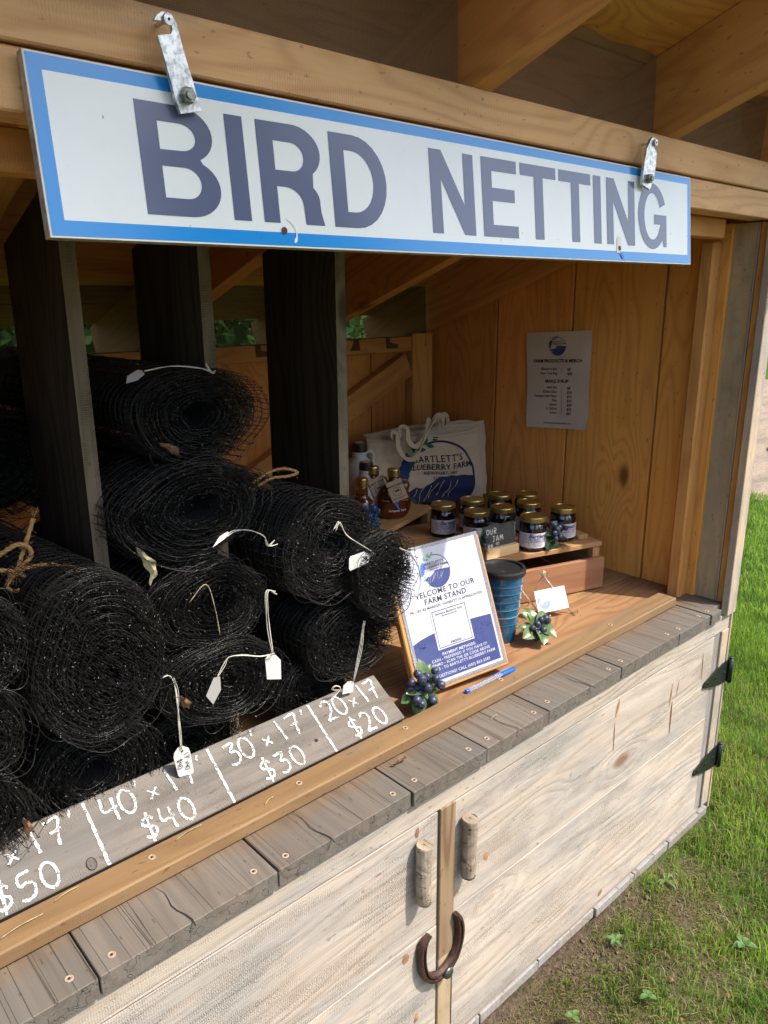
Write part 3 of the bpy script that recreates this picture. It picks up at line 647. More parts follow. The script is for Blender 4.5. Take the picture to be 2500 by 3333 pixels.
# ------------------------------------------------------------------ BIRD NETTING sign
def bird_sign():
    A = V(.352, -.015, .2668); B = V(.352, -.037, .0654); ev = (A-B); Hh = ev.length; ev.normalize(); eu = Vector((1, 0, 0)); nn = eu.cross(ev)  # faces -y
    if nn.y > 0: nn = -nn
    W = 1.5485*S
    root = empty('hanging_sign', (A+B)/2+eu*W/2, 'long white sign with blue border reading BIRD NETTING, hung under the header beam', 'sign')
    def bx(name, u0, u1, v0, v1, d0, d1, mat):
        v = [B+eu*u*S+ev*v_*S+nn*d for d in (d0, d1) for u, v_ in ((u0, v0), (u1, v0), (u1, v1), (u0, v1))]
        f = [(0, 1, 2, 3), (7, 6, 5, 4), (0, 4, 5, 1), (1, 5, 6, 2), (2, 6, 7, 3), (3, 7, 4, 0)]
        return mesh_obj(name, v, f, mat, root)
    H = Hh/S; Wd = W/S
    bx('sign_core', 0, Wd, 0, H, -.0115, -.0012, M_SEDGE); bx('sign_face', 0.0006, Wd-.0006, .0006, H-.0006, -.0011, 0, M_STRIM)
    sh = Sheet(planar(B, eu*S, ev*S, nn, .0004))
    e = .0028; b = .0195
    o_ = [(e, e), (Wd-e, e), (Wd-e, H-e), (e, H-e)]; i_ = [(b, b+.001), (Wd-b+.002, b+.003), (Wd-b+.002, H-b+.002), (b, H-b)]
    v2, f2 = fill2d([o_, i_]); sh.add('blue_border', M_SBLUE, v2, f2, 1); sh.poly('white_panel', M_SWHITE, i_, 1)
    t0, t1 = .0335, .1685  # letter base/top
    def arc(cx, cy, rx, ry, a0, a1, n=14): return [(cx+rx*math.cos(R(a0+(a1-a0)*i/n)), cy+ry*math.sin(R(a0+(a1-a0)*i/n))) for i in range(n+1)]
    def rect(x0, x1, y0, y1): return [(x0, y0), (x1, y0), (x1, y1), (x0, y1)]
    L = []
    m = .1025
    # B
    L.append([[(.126, t0)]+[(.190, t0)]+arc(.190, .0695, .046, .036, -90, 60)+arc(.186, .1345, .045, .034, -58, 90)+[(.126, t1)],
              [(.154, .0555)]+arc(.186, .0748, .0215, .0192, -90, 90)+[(.154, .094)], [(.154, .1135)]+arc(.184, .1307, .0215, .0165, -90, 90)+[(.154, .1472)]])
    L.append([rect(.2525, .2805, t0, t1)])
    # R
    L.append([[(.3015, t0), (.3285, t0), (.3285, .0835), (.345, .0835)]+arc(.343, .058, .030, .0255, 90, 0, 8)+[(.3745, .0335), (.4095, .0335), (.4045, .052)]+arc(.362, .066, .042, .030, -6, 42, 6)+arc(.362, .1325, .0485, .0365, -48, 90)+[(.3015, t1)],
              [(.3285, .1055)]+arc(.358, .1250, .0215, .0193, -90, 90)+[(.3285, .1443)]])
    # D
    L.append([[(.429, t0), (.475, t0)]+arc(.475, .101, .066, .0675, -90, 90)+[(.429, t1)], [(.457, .0565)]+arc(.472, .101, .041, .0445, -90, 90)+[(.457, .1455)]])
    def N(x0, x1, w_): return [[(x0, t0), (x0+w_, t0), (x0+w_, t0+.088), (x1-w_*1.12, t0), (x1, t0), (x1, t1), (x1-w_, t1), (x1-w_, t1-.086), (x0+w_*1.12, t1), (x0, t1)]]
    t0, t1 = .0342, .1692
    L.append(N(.6415, .752, .0265))
    L.append([[(.7735, t0), (.874, t0), (.874, .0555), (.8015, .0555), (.8015, .0968), (.866, .0968), (.866, .1194), (.8015, .1194), (.8015, .148), (.873, .148), (.873, t1+.001), (.7735, t1+.001)]])
    def T(x0, x1, w_): c = (x0+x1)/2; return [[(c-w_/2, t0+.001), (c+w_/2, t0+.001), (c+w_/2, .1487), (x1, .1487), (x1, t1+.001), (x0, t1+.001), (x0, .1487), (c-w_/2, .1487)]]
    L.append(T(.884, .996, .0282)); L.append(T(1.006, 1.117, .0282)); L.append([rect(1.127, 1.155, t0+.001, t1+.001)])
    t0, t1 = .0355, .1705
    L.append(N(1.176, 1.289, .0265))
    # G
    L.append([arc(1.366, .1025, .0625, .0715, 24, 315, 34)+[(1.4125, .045), (1.414, .037), (1.4295, .037), (1.4295, .1075), (1.3725, .1075), (1.3725, .086), (1.4015, .086)]+arc(1.366, .1025, .0355, .0505, -32, -336, 34)])
    for lp in L:
        v2, f2 = fill2d(lp); sh.add('letter#%d' % len(sh.parts), M_SNAVY, v2, f2, 2)
    for hx, hy in ((.333, .0232), (1.223, .0283)):
        k = [(hx+(.012+.004*math.sin(i*2.3+hx*9))*math.cos(i*.55), hy+.004+(.018+.004*math.cos(i*1.9))*math.sin(i*.55)) for i in range(11)]
        if hx > 1: sh.poly('chipped_paint#1', M_STRIM, k, 3)
        sh.poly('old_bolt_hole#%d' % int(hx*10), M_RUST, circ(hx, hy, .0052, 14), 4)
    sh.line('chipped_paint', M_STRIM, [(.335+.020*math.cos(R(a)), .0205+.020*math.sin(R(a))) for a in range(-42, 80, 12)], .0035, 3, jit=.6)
    if True: sh.poly('blue_paint_curl', M_PENBLUE, [(1.226, .022), (1.236, .017), (1.242, .008), (1.236, .005), (1.229, .012), (1.224, .017)], 4)
    for a, c_, d_ in ((.006, .068, .014), (.010, .060, .010), (.014, .075, .012), (.007, .052, .012)):
        sh.poly('chipped_paint_blue', M_PENBLUE, [(a, c_), (a+d_*.5, c_-.003), (a+d_*.8, c_-.001), (a+d_*.5, c_+.0015)], 2) if False else None
    sh.build(root)
    # steel hangers
    def plate(name, pts, y0, th, mat):
        v2, f2 = fill2d([pts]); 
        n = len(pts); v = [V(a, y0, b) for a, b in pts]+[V(a, y0+th, b) for a, b in pts]
        f = [tuple(range(n)), tuple(range(2*n-1, n-1, -1))]+[(i, (i+1) % n, (i+1) % n+n, i+n) for i in range(n)]
        # triangulated caps
        vv = [V(a, y0, b) for a, b in v2]; m_ = len(vv); ww = [V(a, y0+th, b) for a, b in v2]
        sides_v = v; allv = vv+ww+sides_v; allf = list(f2)+[tuple(i+m_ for i in q[::-1]) for q in f2]+[tuple(2*m_+i for i in q) for q in f[2:]]
        return mesh_obj(name, allv, allf, mat, root)
    h1 = [(.5074, .3205), (.5109, .3265), (.5186, .3316), (.5274, .3322), (.5337, .3275), (.5376, .3211), (.5393, .3141), (.5426, .3001), (.5485, .2796), (.5542, .2629), (.5583, .2464), (.5649, .229), (.5344, .2211), (.5287, .2358), (.5237, .2569), (.5181, .2775), (.5143, .292), (.5103, .3044), (.5284, .3096), (.531, .3138), (.5304, .3197), (.5288, .3223), (.5209, .3243), (.5162, .3213)]
    h2 = [(1.6729, .3228), (1.6814, .3282), (1.6911, .3271), (1.6966, .3233), (1.6882, .3167), (1.6874, .3077), (1.7007, .3001), (1.7027, .2753), (1.6984, .2452), (1.6857, .2211), (1.651, .2298), (1.6518, .2389), (1.6535, .2706), (1.6599, .3025)]
    for pts, bolt, scr in ((h1, (.5435, .2427), (.5245, .3236)), (h2, (1.6731, .2425), (1.6886, .3172))):
        p = plate('hanger', pts, -.0335, .006, M_STEEL)
        ro = Matrix.Rotation(R(90), 4, 'X')
        v, f = lathe([(.0078, 0), (.0078, .006), (.0066, .0068)], 6); mesh_obj('hanger_nut', v, f, M_STEELD, root, mw=Matrix.Translation(V(bolt[0], -.0337, bolt[1])) @ ro)
        v, f = lathe([(.0042, .004), (.0042, .0095)], 14); mesh_obj('bolt_end', v, f, M_STEELD, root, mw=Matrix.Translation(V(bolt[0], -.0337, bolt[1])) @ ro, smooth=False)
        v, f = lathe([(.002, -.022), (.002, .0), (.0056, .0015), (.005, .003)], 14); mesh_obj('hook_screw', v, f, M_STEEL, root, mw=Matrix.Translation(V(scr[0], -.0345, scr[1])) @ ro)
        v, f = lathe([(.0016, .0028), (.0016, .0034)], 4); mesh_obj('screw_recess', v, f, M_HOLE, root, mw=Matrix.Translation(V(scr[0], -.0345, scr[1])) @ ro)
bird_sign()

# ------------------------------------------------------------------ netting rolls
def prisms(P, r):
    """P (K,n,3) polylines -> verts, quads (3-sided tubes)"""
    P = np.asarray(P, float); K, n, _ = P.shape
    T = np.gradient(P, axis=1); T /= np.linalg.norm(T, axis=2, keepdims=True)+1e-12
    ref = np.array([.31, .77, .55]); N1 = np.cross(T, ref); N1 /= np.linalg.norm(N1, axis=2, keepdims=True)+1e-12; N2 = np.cross(T, N1)
    ring = np.stack([P+r*(N1*math.cos(a)+N2*math.sin(a)) for a in (0, 2.094, 4.189)], axis=2)  # K,n,3,3
    idx = np.arange(K*n*3).reshape(K, n, 3); a = idx[:, :-1, :]; b = idx[:, 1:, :]; a2 = np.roll(a, -1, axis=2); b2 = np.roll(b, -1, axis=2)
    return ring.reshape(-1, 3), np.stack([a, a2, b2, b], axis=-1).reshape(-1, 4)
def net_roll(cx, y0, cz, a, b, length, skx, skz, label, seed, turns=13, cell=.0185, layers=(1.0, .955, .90), loose=1.0, hole=.14, hcx=0, hcz=0, strays=14, core=.86, dense=1.0, flaps=()):
    g = np.random.default_rng(seed); root = empty('netting_roll', V(cx, y0, cz-b), label, 'netting roll', 'rolls of black bird netting')
    ax = np.array([skx, 1.0, skz]); ax /= np.linalg.norm(ax); c0 = np.array([cx, y0, cz])
    ph = g.uniform(0, 6.28, 6)
    def shape(th): return 1+.045*np.sin(2*th+ph[0])+.03*np.sin(3*th+ph[1])+.018*np.sin(5*th+ph[2])
    def pt(th, r, t_, wob=0):
        rr = r*shape(th); k = np.clip(1-np.asarray(r), 0, 1)   # inner turns slide toward (hcx,hcz)
        X = c0[0]+rr*a*np.cos(th)+hcx*a*k; Z = c0[2]+rr*b*np.sin(th)+hcz*b*k; Y = c0[1]+0*th
        X = X+ax[0]*t_; Y = Y+ax[1]*t_; Z = Z+ax[2]*t_
        return np.stack([X*S, Y*S, (Z+Z0)*S], axis=-1)
    Vs = []; Fs = []; off = 0
    def addp(P, r):
        nonlocal off
        v, f = prisms(P, r); Vs.append(v); Fs.append(f+off); off += len(v)
    RS = .00050
    n = 46; th = np.linspace(0, 2*math.pi, n)
    # hoops around the outside
    for li, lr in enumerate(layers):
        ts = np.arange(.0, length, cell)+g.uniform(0, cell); K = len(ts)
        wob = np.stack([np.sin(th*g.integers(1, 4)+g.uniform(0, 6.28))*g.uniform(.03, .2)*cell*loose+np.sin(th*g.integers(5, 11)+g.uniform(0, 6.28))*g.uniform(.03, .12)*cell*loose for _ in range(K)])
        rw = lr*(1+np.stack([np.sin(th*g.integers(2, 6)+g.uniform(0, 6.28))*g.uniform(.002, .011)*loose for _ in range(K)]))
        TH = np.broadcast_to(th, (K, n)); addp(pt(TH, rw, ts[:, None]+wob), RS)
        # lengthwise strands
        Kc = int(2*math.pi*(a+b)/2*lr/cell); m = max(8, int(length/cell*.9)); t_ = np.linspace(-.006, length, m)
        t0 = g.uniform(0, 6.28)+np.linspace(0, 2*math.pi, Kc, endpoint=False)
        TH = t0[:, None]+np.cumsum(g.normal(0, .010*loose, (Kc, m)), axis=1)*.8; addp(pt(TH, lr*(1+g.normal(0, .006*loose, (Kc, m))), np.broadcast_to(t_, (Kc, m))), RS)
    # spiral end: several hoops of each wound layer, plus short cross strands
    for sidx in range(int(4*dense)+1):
        tt = sidx*cell*.62-.008; nn = int(turns*44); ths = np.linspace(0, turns*2*math.pi, nn)+g.uniform(0, 6.28); rr = hole+(1.0-hole)*np.linspace(0, 1, nn)**.92
        rr = rr+.008*loose*np.sin(ths*1.37+ph[3])+.004*loose*np.sin(ths*3.1+ph[4]+sidx)+np.interp(ths, np.linspace(ths[0], ths[-1], 60), g.normal(0, .006*loose, 60))
        dt = tt+.012*(1-rr)*loose+np.interp(ths, np.linspace(ths[0], ths[-1], 160), g.normal(0, .004*loose, 160))
        P = pt(ths, rr, dt)[None]; addp(P, RS*1.02)
    nx = int(turns*2*math.pi*.85*(a+b)/2/cell*dense); 
    th1 = g.uniform(0, 6.28, nx*2); r1 = hole+(1-hole)*g.uniform(0, 1, nx*2)**.75; m = 5
    tq = np.linspace(-.012, .075, m)[None]+g.normal(0, .008, (nx*2, 1)); TH = th1[:, None]+np.cumsum(g.normal(0, .05, (nx*2, m)), axis=1); RR = r1[:, None]+np.cumsum(g.normal(0, .012, (nx*2, m)), axis=1)
    addp(pt(TH, RR, tq), RS)
    # knots: tiny bright nodes where strands cross
    nk = int(nx*2.6); thk = g.uniform(0, 6.28, nk); rk = np.sqrt(g.uniform(hole**2, 1.0, nk)); tk = g.uniform(-.012, .03, nk); base = pt(thk, rk, tk)
    d = g.normal(0, 1, (nk, 3)); d /= np.linalg.norm(d, axis=1, keepdims=True); addp(np.stack([base-d*.0013, base, base+d*.0013], axis=1), .0011)
    # open flaps of mesh standing away from the roll
    for fr, fa0, fa1, ft0, ft1 in flaps:
        fc = cell*1.0; nth = max(4, int((fa1-fa0)*(a+b)/2*fr/fc)); nt2 = max(3, int((ft1-ft0)/fc)); q = np.linspace(fa0, fa1, 26)
        ts = np.linspace(ft0, ft1, nt2); bl = np.sin((q-fa0)/(fa1-fa0)*math.pi)**.6
        warp = lambda th_, t_: 1+(fr-1)*np.sin(np.clip((th_-fa0)/(fa1-fa0), 0, 1)*math.pi)**.7*(.8+.25*np.sin(t_*23+th_*3+ph[5]))
        TH = np.broadcast_to(q, (nt2, 26)); TT = ts[:, None]+.25*cell*np.sin(q*7+ts[:, None]*40); addp(pt(TH, warp(TH, TT), TT), RS*1.05)
        q2 = np.linspace(fa0, fa1, nth); t2 = np.linspace(ft0, ft1, 18); TH = q2[:, None]+.020*np.sin(t2*60+q2[:, None]*9); TT = np.broadcast_to(t2, TH.shape); addp(pt(TH, warp(TH, TT), TT), RS*1.05)
        gq, gt = np.meshgrid(q2, ts); gq = gq.ravel(); gt = gt.ravel(); bb = pt(gq, warp(gq, gt), gt); d = g.normal(0, 1, bb.shape); d /= np.linalg.norm(d, axis=1, keepdims=True); addp(np.stack([bb-d*.0014, bb, bb+d*.0014], axis=1), .0010)
    # stray loops hanging off the edge
    for _ in range(strays):
        t1 = g.uniform(0, 6.28); sp = g.uniform(.25, .9); q = np.linspace(0, 1, 14); th_ = t1+sp*q; bulge = 1+g.uniform(.03, .16)*loose*np.sin(q*math.pi)
        addp(pt(th_, bulge, (g.uniform(-.012, .03)+g.uniform(-.02, .02)*q))[None], RS)
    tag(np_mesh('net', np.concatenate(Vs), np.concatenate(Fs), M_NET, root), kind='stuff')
    # dark wound mass behind the strands
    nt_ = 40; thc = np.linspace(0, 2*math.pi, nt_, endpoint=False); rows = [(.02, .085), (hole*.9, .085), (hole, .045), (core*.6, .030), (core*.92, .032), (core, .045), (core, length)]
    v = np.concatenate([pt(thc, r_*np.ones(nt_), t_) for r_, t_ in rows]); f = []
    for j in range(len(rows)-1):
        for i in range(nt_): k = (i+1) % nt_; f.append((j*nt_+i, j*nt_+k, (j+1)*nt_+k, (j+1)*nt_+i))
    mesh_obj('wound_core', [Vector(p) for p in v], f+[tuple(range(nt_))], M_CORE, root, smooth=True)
    return root
R1 = net_roll(.455, .235, -.610, .113, .158, .62, -.22, .10, 'large netting roll tied with a twine bow, in front of the leftmost divider', 11, turns=15, hole=.10, hcx=.22, hcz=-.25, dense=1.3, strays=8, flaps=((1.05, 3.6, 5.9, -.03, .08),))
R2 = net_roll(.728, .335, -.226, .122, .097, .85, -.10, .01, 'topmost roll of black netting, its open end fraying out over the yellow back wall', 12, turns=10, loose=1.2, hole=.28, hcx=.15, hcz=.05, strays=12, layers=(1.0, .95, .88, .80), core=.66, flaps=((1.16, -1.3, 1.2, -.02, .22), (1.09, -1.5, .9, -.03, .15)))
R3 = net_roll(.700, .315, -.405, .150, .092, .8, -.10, .02, 'slack flattened roll of netting directly under the topmost roll, with wide open mesh', 13, turns=7, cell=.021, loose=1.5, hole=.30, hcx=.2, strays=12, core=.70, flaps=((1.18, 2.4, 5.0, -.04, .12), (1.10, 1.2, 3.6, -.03, .16), (1.12, -.9, .9, -.03, .1)))
R4 = net_roll(1.000, .275, -.535, .125, .110, .66, -.32, .10, 'netting roll with a dark hollow end, tied with twine, left of the syrup', 14, turns=9, loose=1.3, hole=.26, hcx=.2, hcz=.0, strays=10, core=.74, flaps=((1.08, 3.6, 5.6, -.03, .1), (1.06, 2.6, 3.9, -.02, .1)))
R5 = net_roll(1.122, .235, -.622, .082, .096, .6, -.25, .04, 'small tight sunlit netting roll touching the payment sign', 15, turns=12, hole=.10, hcx=.1, loose=1.1, strays=30, dense=1.4, flaps=((1.10, -1.4, 1.3, -.02, .1), (1.05, 3.4, 5.6, -.02, .1)))
R6 = net_roll(1.062, .285, -.785, .122, .090, .6, -.12, .02, 'netting roll beneath the small roll beside the payment sign', 16, turns=12, hole=.10, hcx=.2, dense=1.2, strays=24)
R7 = net_roll(.985, .330, -.905, .115, .078, .55, -.08, .0, 'bottom netting roll in shade behind the $20 end of the price board', 17, turns=9, dense=.8)
R8 = net_roll(.712, .305, -.603, .128, .092, .6, -.10, .02, 'oval netting roll, third from the top in the middle column, crossed by a straw', 18, turns=12, hole=.10, hcx=.25, hcz=.0, strays=24)
R9 = net_roll(.712, .275, -.762, .130, .090, .6, -.08, .0, 'netting roll in the middle column carrying two white tags', 19, turns=12, hole=.12, hcx=.1, strays=14, loose=1.3, flaps=((1.10, -1.2, .7, -.03, .12),))
R10 = net_roll(.660, .335, -.905, .110, .072, .55, -.05, .0, 'netting roll at the bottom of the middle column, behind the $30 writing', 20, turns=8, strays=20, dense=.8)
R11 = net_roll(.440, .295, -.868, .135, .098, .6, -.05, .0, 'bottom roll of wide mesh netting under the large twine-tied roll', 21, turns=8, cell=.021, hole=.3, strays=10, loose=1.2, flaps=((1.10, .2, 2.6, -.04, .2),))
R12 = net_roll(.275, .215, -.515, .058, .088, .6, -.35, .05, 'upper of the netting rolls cut off by the left edge of the photo', 22, turns=8, loose=1.5, strays=20)
R13 = net_roll(.250, .225, -.665, .068, .078, .6, -.2, .0, 'middle of the netting rolls cut off by the left edge of the photo', 23, turns=9, loose=1.5, strays=20, flaps=((1.15, -1.3, 1.2, -.03, .1),))
R14 = net_roll(.225, .255, -.835, .080, .085, .55, -.1, .0, 'lowest of the netting rolls cut off by the left edge of the photo', 24, turns=9, loose=1.5, strays=20, flaps=((1.2, -1.0, 1.4, -.03, .1),))
R15 = net_roll(.45, .68, -.34, .135, .115, .5, .0, .0, 'shadowed netting roll behind the leftmost divider, upper one', 25, turns=6, dense=.6)
R16 = net_roll(.42, .64, -.62, .14, .12, .5, .0, .0, 'shadowed netting roll behind the leftmost divider, lower one', 26, turns=6, dense=.6)

def twine(name, pts, parent, r=.0032):
    c = catmull(pts, 7); ch = []
    for ph in (0, 2.1, 4.2):
        q = []
        for i, p in enumerate(c):
            t_ = (c[min(i+1, len(c)-1)]-c[max(i-1, 0)]).normalized(); n1 = t_.orthogonal().normalized(); n2 = t_.cross(n1)
            a = i*.9+ph; q.append(p+(n1*math.cos(a)+n2*math.sin(a))*r*.5)
        ch.append(tube_vf(q, r*.62, 5))
    for e in (0, -1):
        for k in range(7):
            p = c[e]; d = (c[1]-c[0])*-1 if e == 0 else (c[-1]-c[-2]); d = d.normalized(); qq = p+d*random.uniform(.006, .016)+Vector([random.uniform(-.006, .006) for _ in range(3)])
            ch.append(tube_vf([p, (p+qq)/2+Vector((0, 0, .001)), qq], .00045, 3))
    for k in range(26):
        p = random.choice(c); qq = p+Vector([random.uniform(-.008, .008) for _ in range(3)]); ch.append(tube_vf([p, qq], .0003, 3))
    return multi(name, ch, M_TWINE, parent, True)
twine('twine_bow', [V(*p) for p in ((.427, .41, -.385), (.405, .40, -.426), (.386, .39, -.459), (.379, .385, -.471))], R1)
twine('twine_bow', [V(*p) for p in ((.340, .40, -.446), (.360, .39, -.432), (.385, .385, -.420), (.403, .385, -.427), (.407, .385, -.445), (.390, .385, -.460), (.377, .385, -.470))], R1)
twine('twine_bow', [V(*p) for p in ((.376, .385, -.470), (.393, .38, -.464), (.425, .375, -.464), (.454, .37, -.472), (.487, .365, -.487))], R1)
twine('twine_bow', [V(*p) for p in ((.380, .385, -.470), (.365, .38, -.480), (.358, .375, -.488), (.366, .37, -.497), (.381, .37, -.497), (.394, .375, -.489), (.387, .38, -.476), (.379, .385, -.468), (.350, .40, -.462), (.33, .41, -.458))], R1)
twine('twine_tie', [V(*p) for p in ((.900, .43, -.405), (.935, .42, -.385), (.975, .415, -.379), (1.012, .41, -.392), (.985, .405, -.396), (.94, .41, -.395), (.91, .42, -.41))], R4, .0026)

# price tags
def price_tag(label, outline, yq, strings, lines=None, tilt=(0, 0), mat=M_TAG):
    v2 = outline; c = Vector((sum(p[0] for p in v2)/len(v2), 0, sum(p[2] for p in v2)/len(v2)))
    root = empty('price_tag', V(c.x, yq, c.z), label, 'price tag', 'white price tags tied to the netting rolls')
    n = len(v2); pos = [V(p[0], yq+(p[0]-c.x)*tilt[0]+(p[2]-c.z)*tilt[1], p[2]) for p in v2]
    v = pos+[p+Vector((0, .0007, 0)) for p in pos]; f = [tuple(range(n)), tuple(range(2*n-1, n-1, -1))]+[(i, i+n, (i+1) % n+n, (i+1) % n) for i in range(n)]
    mesh_obj('card', v, f, mat, root)
    for s_ in strings:
        tube('string', catmull([V(*p) for p in s_], 6), .00065, M_STRING, root, 5)
        q = catmull([V(p[0]+.003*math.sin(i*1.9), p[1]-.002, p[2]+.002*math.cos(i*2.3)) for i, p in enumerate(s_)], 6); tube('string', q, .00055, M_STRING, root, 5)
    return root
def on_y(pts, y): return [(p[0], y, p[1]) for p in pts]
# stroke lettering
G = {
 '0': [[(.30+.26*math.cos(a), .5+.46*math.sin(a)) for a in np.linspace(1.7, 8.1, 22)]],
 '1': [[(.22, .98), (.26, .5), (.30, .02)]], '2': [[(.05, .78), (.15, .95), (.36, .98), (.48, .80), (.44, .55), (.25, .28), (.04, .06), (.25, .07), (.56, .04)]],
 '3': [[(.06, .90), (.50, .93), (.26, .60), (.45, .55), (.54, .35), (.45, .12), (.22, .03), (.04, .10)]], '4': [[(.10, .98), (.04, .48), (.30, .46), (.56, .50)], [(.46, .88), (.44, .45), (.44, .0)]],
 '5': [[(.52, .96), (.14, .92), (.10, .56), (.36, .60), (.54, .42), (.48, .12), (.24, .02), (.04, .08)]], '7': [[(.04, .90), (.54, .96), (.40, .5), (.30, .0)], [(.14, .50), (.52, .54)]],
 '8': [[(.48, .82), (.3, .97), (.12, .82), (.2, .6), (.42, .42), (.50, .2), (.3, .03), (.1, .2), (.2, .42), (.42, .62), (.48, .82)]],
 'x': [[(.06, .62), (.50, .18)], [(.50, .64), (.06, .14)]], "'": [[(.20, 1.05), (.10, .80)]], '$': [[(.54, .74), (.40, .88), (.16, .82), (.10, .64), (.30, .52), (.50, .38), (.46, .18), (.24, .08), (.04, .18)], [(.36, 1.08), (.24, -.10)]],
 'O': [[(.30+.28*math.cos(a), .5+.40*math.sin(a)) for a in np.linspace(1.7, 8.1, 16)]], 'U': [[(.05, .9), (.07, .3), (.2, .08), (.4, .1), (.5, .35), (.52, .9)]], 'R': [[(.08, .05), (.1, .95), (.4, .92), (.5, .72), (.38, .52), (.12, .48), (.5, .05)]],
 'J': [[(.1, .92), (.6, .95)], [(.38, .93), (.40, .3), (.28, .06), (.08, .12)]], 'A': [[(.02, .05), (.3, .95), (.56, .05)], [(.12, .38), (.48, .38)]], 'M': [[(.02, .05), (.12, .92), (.32, .4), (.52, .95), (.66, .05)]], '.': [[(.2, .02), (.24, .04)]], ' ': [],
}
def hand(sh, part, mat, st, x, y, h, wd, adv=.66, jit=.35, sl=0, layer=2):
    for k, ch in enumerate(st):
        for s_ in G[ch]:
            P = [Vector((a, b, 0)) for a, b in s_]; P = catmull(P, 6) if len(P) > 2 else [P[0].lerp(P[1], i/6) for i in range(7)]
            sh.line(part, mat, [(x+(p.x+k*adv+sl*p.y)*h+random.gauss(0, wd*.05), y+p.y*h+random.gauss(0, wd*.05)) for p in P], wd, layer, jit=jit)
# price board
def price_board():
    o = V(0, .175, -.970); ev = (V(0, .118, .072)-V(0, 0, 0)).normalized(); eu = Vector((1, 0, 0)); nn = Vector((0, -ev.z, ev.y)); nn = -eu.cross(ev) if eu.cross(ev).z < 0 else eu.cross(ev)
    L0, L1, Wd = -.35, 1.1318, .1325; c = o+eu*((L0+L1)/2*S)+ev*(Wd/2*S)-nn*.0095
    b = board('price_board', c, eu, ev, (L1-L0)*S, Wd*S, .018, W_PRICE, None, .0015)
    tag(b, 'long weathered board with white hand-painted netting prices, leaning along the sill', 'price board')
    sh = Sheet(planar(o, eu*S, ev*S, nn, .0005)); wl = .0049
    for a, a2 in ((.407, .405), (.666, .661), (.925, .921), (.148, .146)): sh.line('painted_writing', M_CHALK, [(a+(a2-a)*i/20+random.gauss(0, .0005), .127-.1275*i/20) for i in range(21)], wl*1.15, 1, jit=.25)
    for u, s1, s2_ in ((.171, "50'", '$50'), (.43, "40'", '$40'), (.693, "30'", '$30'), (.948, "20'", '$20')):
        k = .85 if u > .9 else 1.0
        hand(sh, 'painted_writing', M_CHALK, s1[:2], u, .068, .053, wl, .62 if k == 1 else .60); hand(sh, 'painted_writing', M_CHALK, "'", u+.064*k+.004, .074, .050, wl*.8)
        hand(sh, 'painted_writing', M_CHALK, 'x', u+.088*k, .072, .040, wl*.85); hand(sh, 'painted_writing', M_CHALK, '17', u+.126*k, .072, .053, wl, .62 if k == 1 else .50); 
        if k == 1: hand(sh, 'painted_writing', M_CHALK, "'", u+.200, .074, .048, wl*.8)
        hand(sh, 'painted_writing', M_CHALK, s2_, u+(.050 if k == 1 else .034), .006, .050, wl, .76)
    sh.poly('nail_hole', M_HOLE, circ(.894, .043, .004, 12), 1)
    kn = [(.379+.0085*math.cos(a), .0155+.0115*math.sin(a)) for a in np.linspace(0, 6.28, 18)]
    sh.poly('knot', plain('board_knot', (.085, .072, .060), .8, noise=.4, nscale=300), kn, 1); sh.line('knot_ring', M_CORE, kn, .0009, 2)
    sh.build(b)
price_board()

pa = price_tag("white tag reading 17' x 40' $40 hanging in front of the price board", [(0.5787, 0, -0.8697), (0.5808, 0, -0.8612), (0.5893, 0, -0.8527), (0.6009, 0, -0.8538), (0.6115, 0, -0.8623), (0.6147, 0, -0.8729), (0.6189, 0, -0.9183), (0.6168, 0, -0.9226), (0.5882, 0, -0.9183), (0.5851, 0, -0.9141)], 0.2537, [((0.5766, 0.2749, -0.7067), (0.5904, 0.2696, -0.7025), (0.5999, 0.2643, -0.7247), (0.5988, 0.2590, -0.7596), (0.5957, 0.2558, -0.8136), (0.5962, 0.2527, -0.8580)), ((0.5957, 0.2590, -0.7067), (0.6020, 0.2643, -0.7406), (0.5994, 0.2590, -0.7935), (0.5951, 0.2527, -0.8580))])
sh = Sheet(planar(V(0.6147, 0.2532, -0.8676), Vector((.004, 0, -1)).normalized()*S, Vector((1, 0, .08)).normalized()*S, (0, -1, 0), .0004))
hand(sh, 'handwriting', M_INK, "17'x40'", .0, -.0140, .0105, .0011, .62, .1); hand(sh, 'handwriting', M_INK, "$40", .008, -.030, .011, .0012, .70, .1)
sh.poly('punched_hole', M_HOLE, circ(-.006, -.0175, .0024, 12), 1); sh.build(pa)
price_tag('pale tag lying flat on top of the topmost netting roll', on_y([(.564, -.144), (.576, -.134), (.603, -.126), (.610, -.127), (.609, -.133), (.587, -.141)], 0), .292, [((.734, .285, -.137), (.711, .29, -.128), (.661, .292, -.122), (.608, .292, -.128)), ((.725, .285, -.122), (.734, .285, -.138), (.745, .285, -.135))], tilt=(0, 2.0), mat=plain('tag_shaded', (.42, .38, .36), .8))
price_tag('edge-on tag on a looped string hanging from the slack flattened roll', on_y([(.691, -.460), (.714, -.447), (.735, -.442), (.739, -.445), (.724, -.451)], 0), .255, [((.837, .245, -.488), (.814, .245, -.484), (.806, .245, -.462), (.772, .245, -.444), (.739, .25, -.439), (.724, .25, -.449)), ((.830, .245, -.478), (.813, .245, -.485), (.809, .245, -.470))], tilt=(0, 1.0))
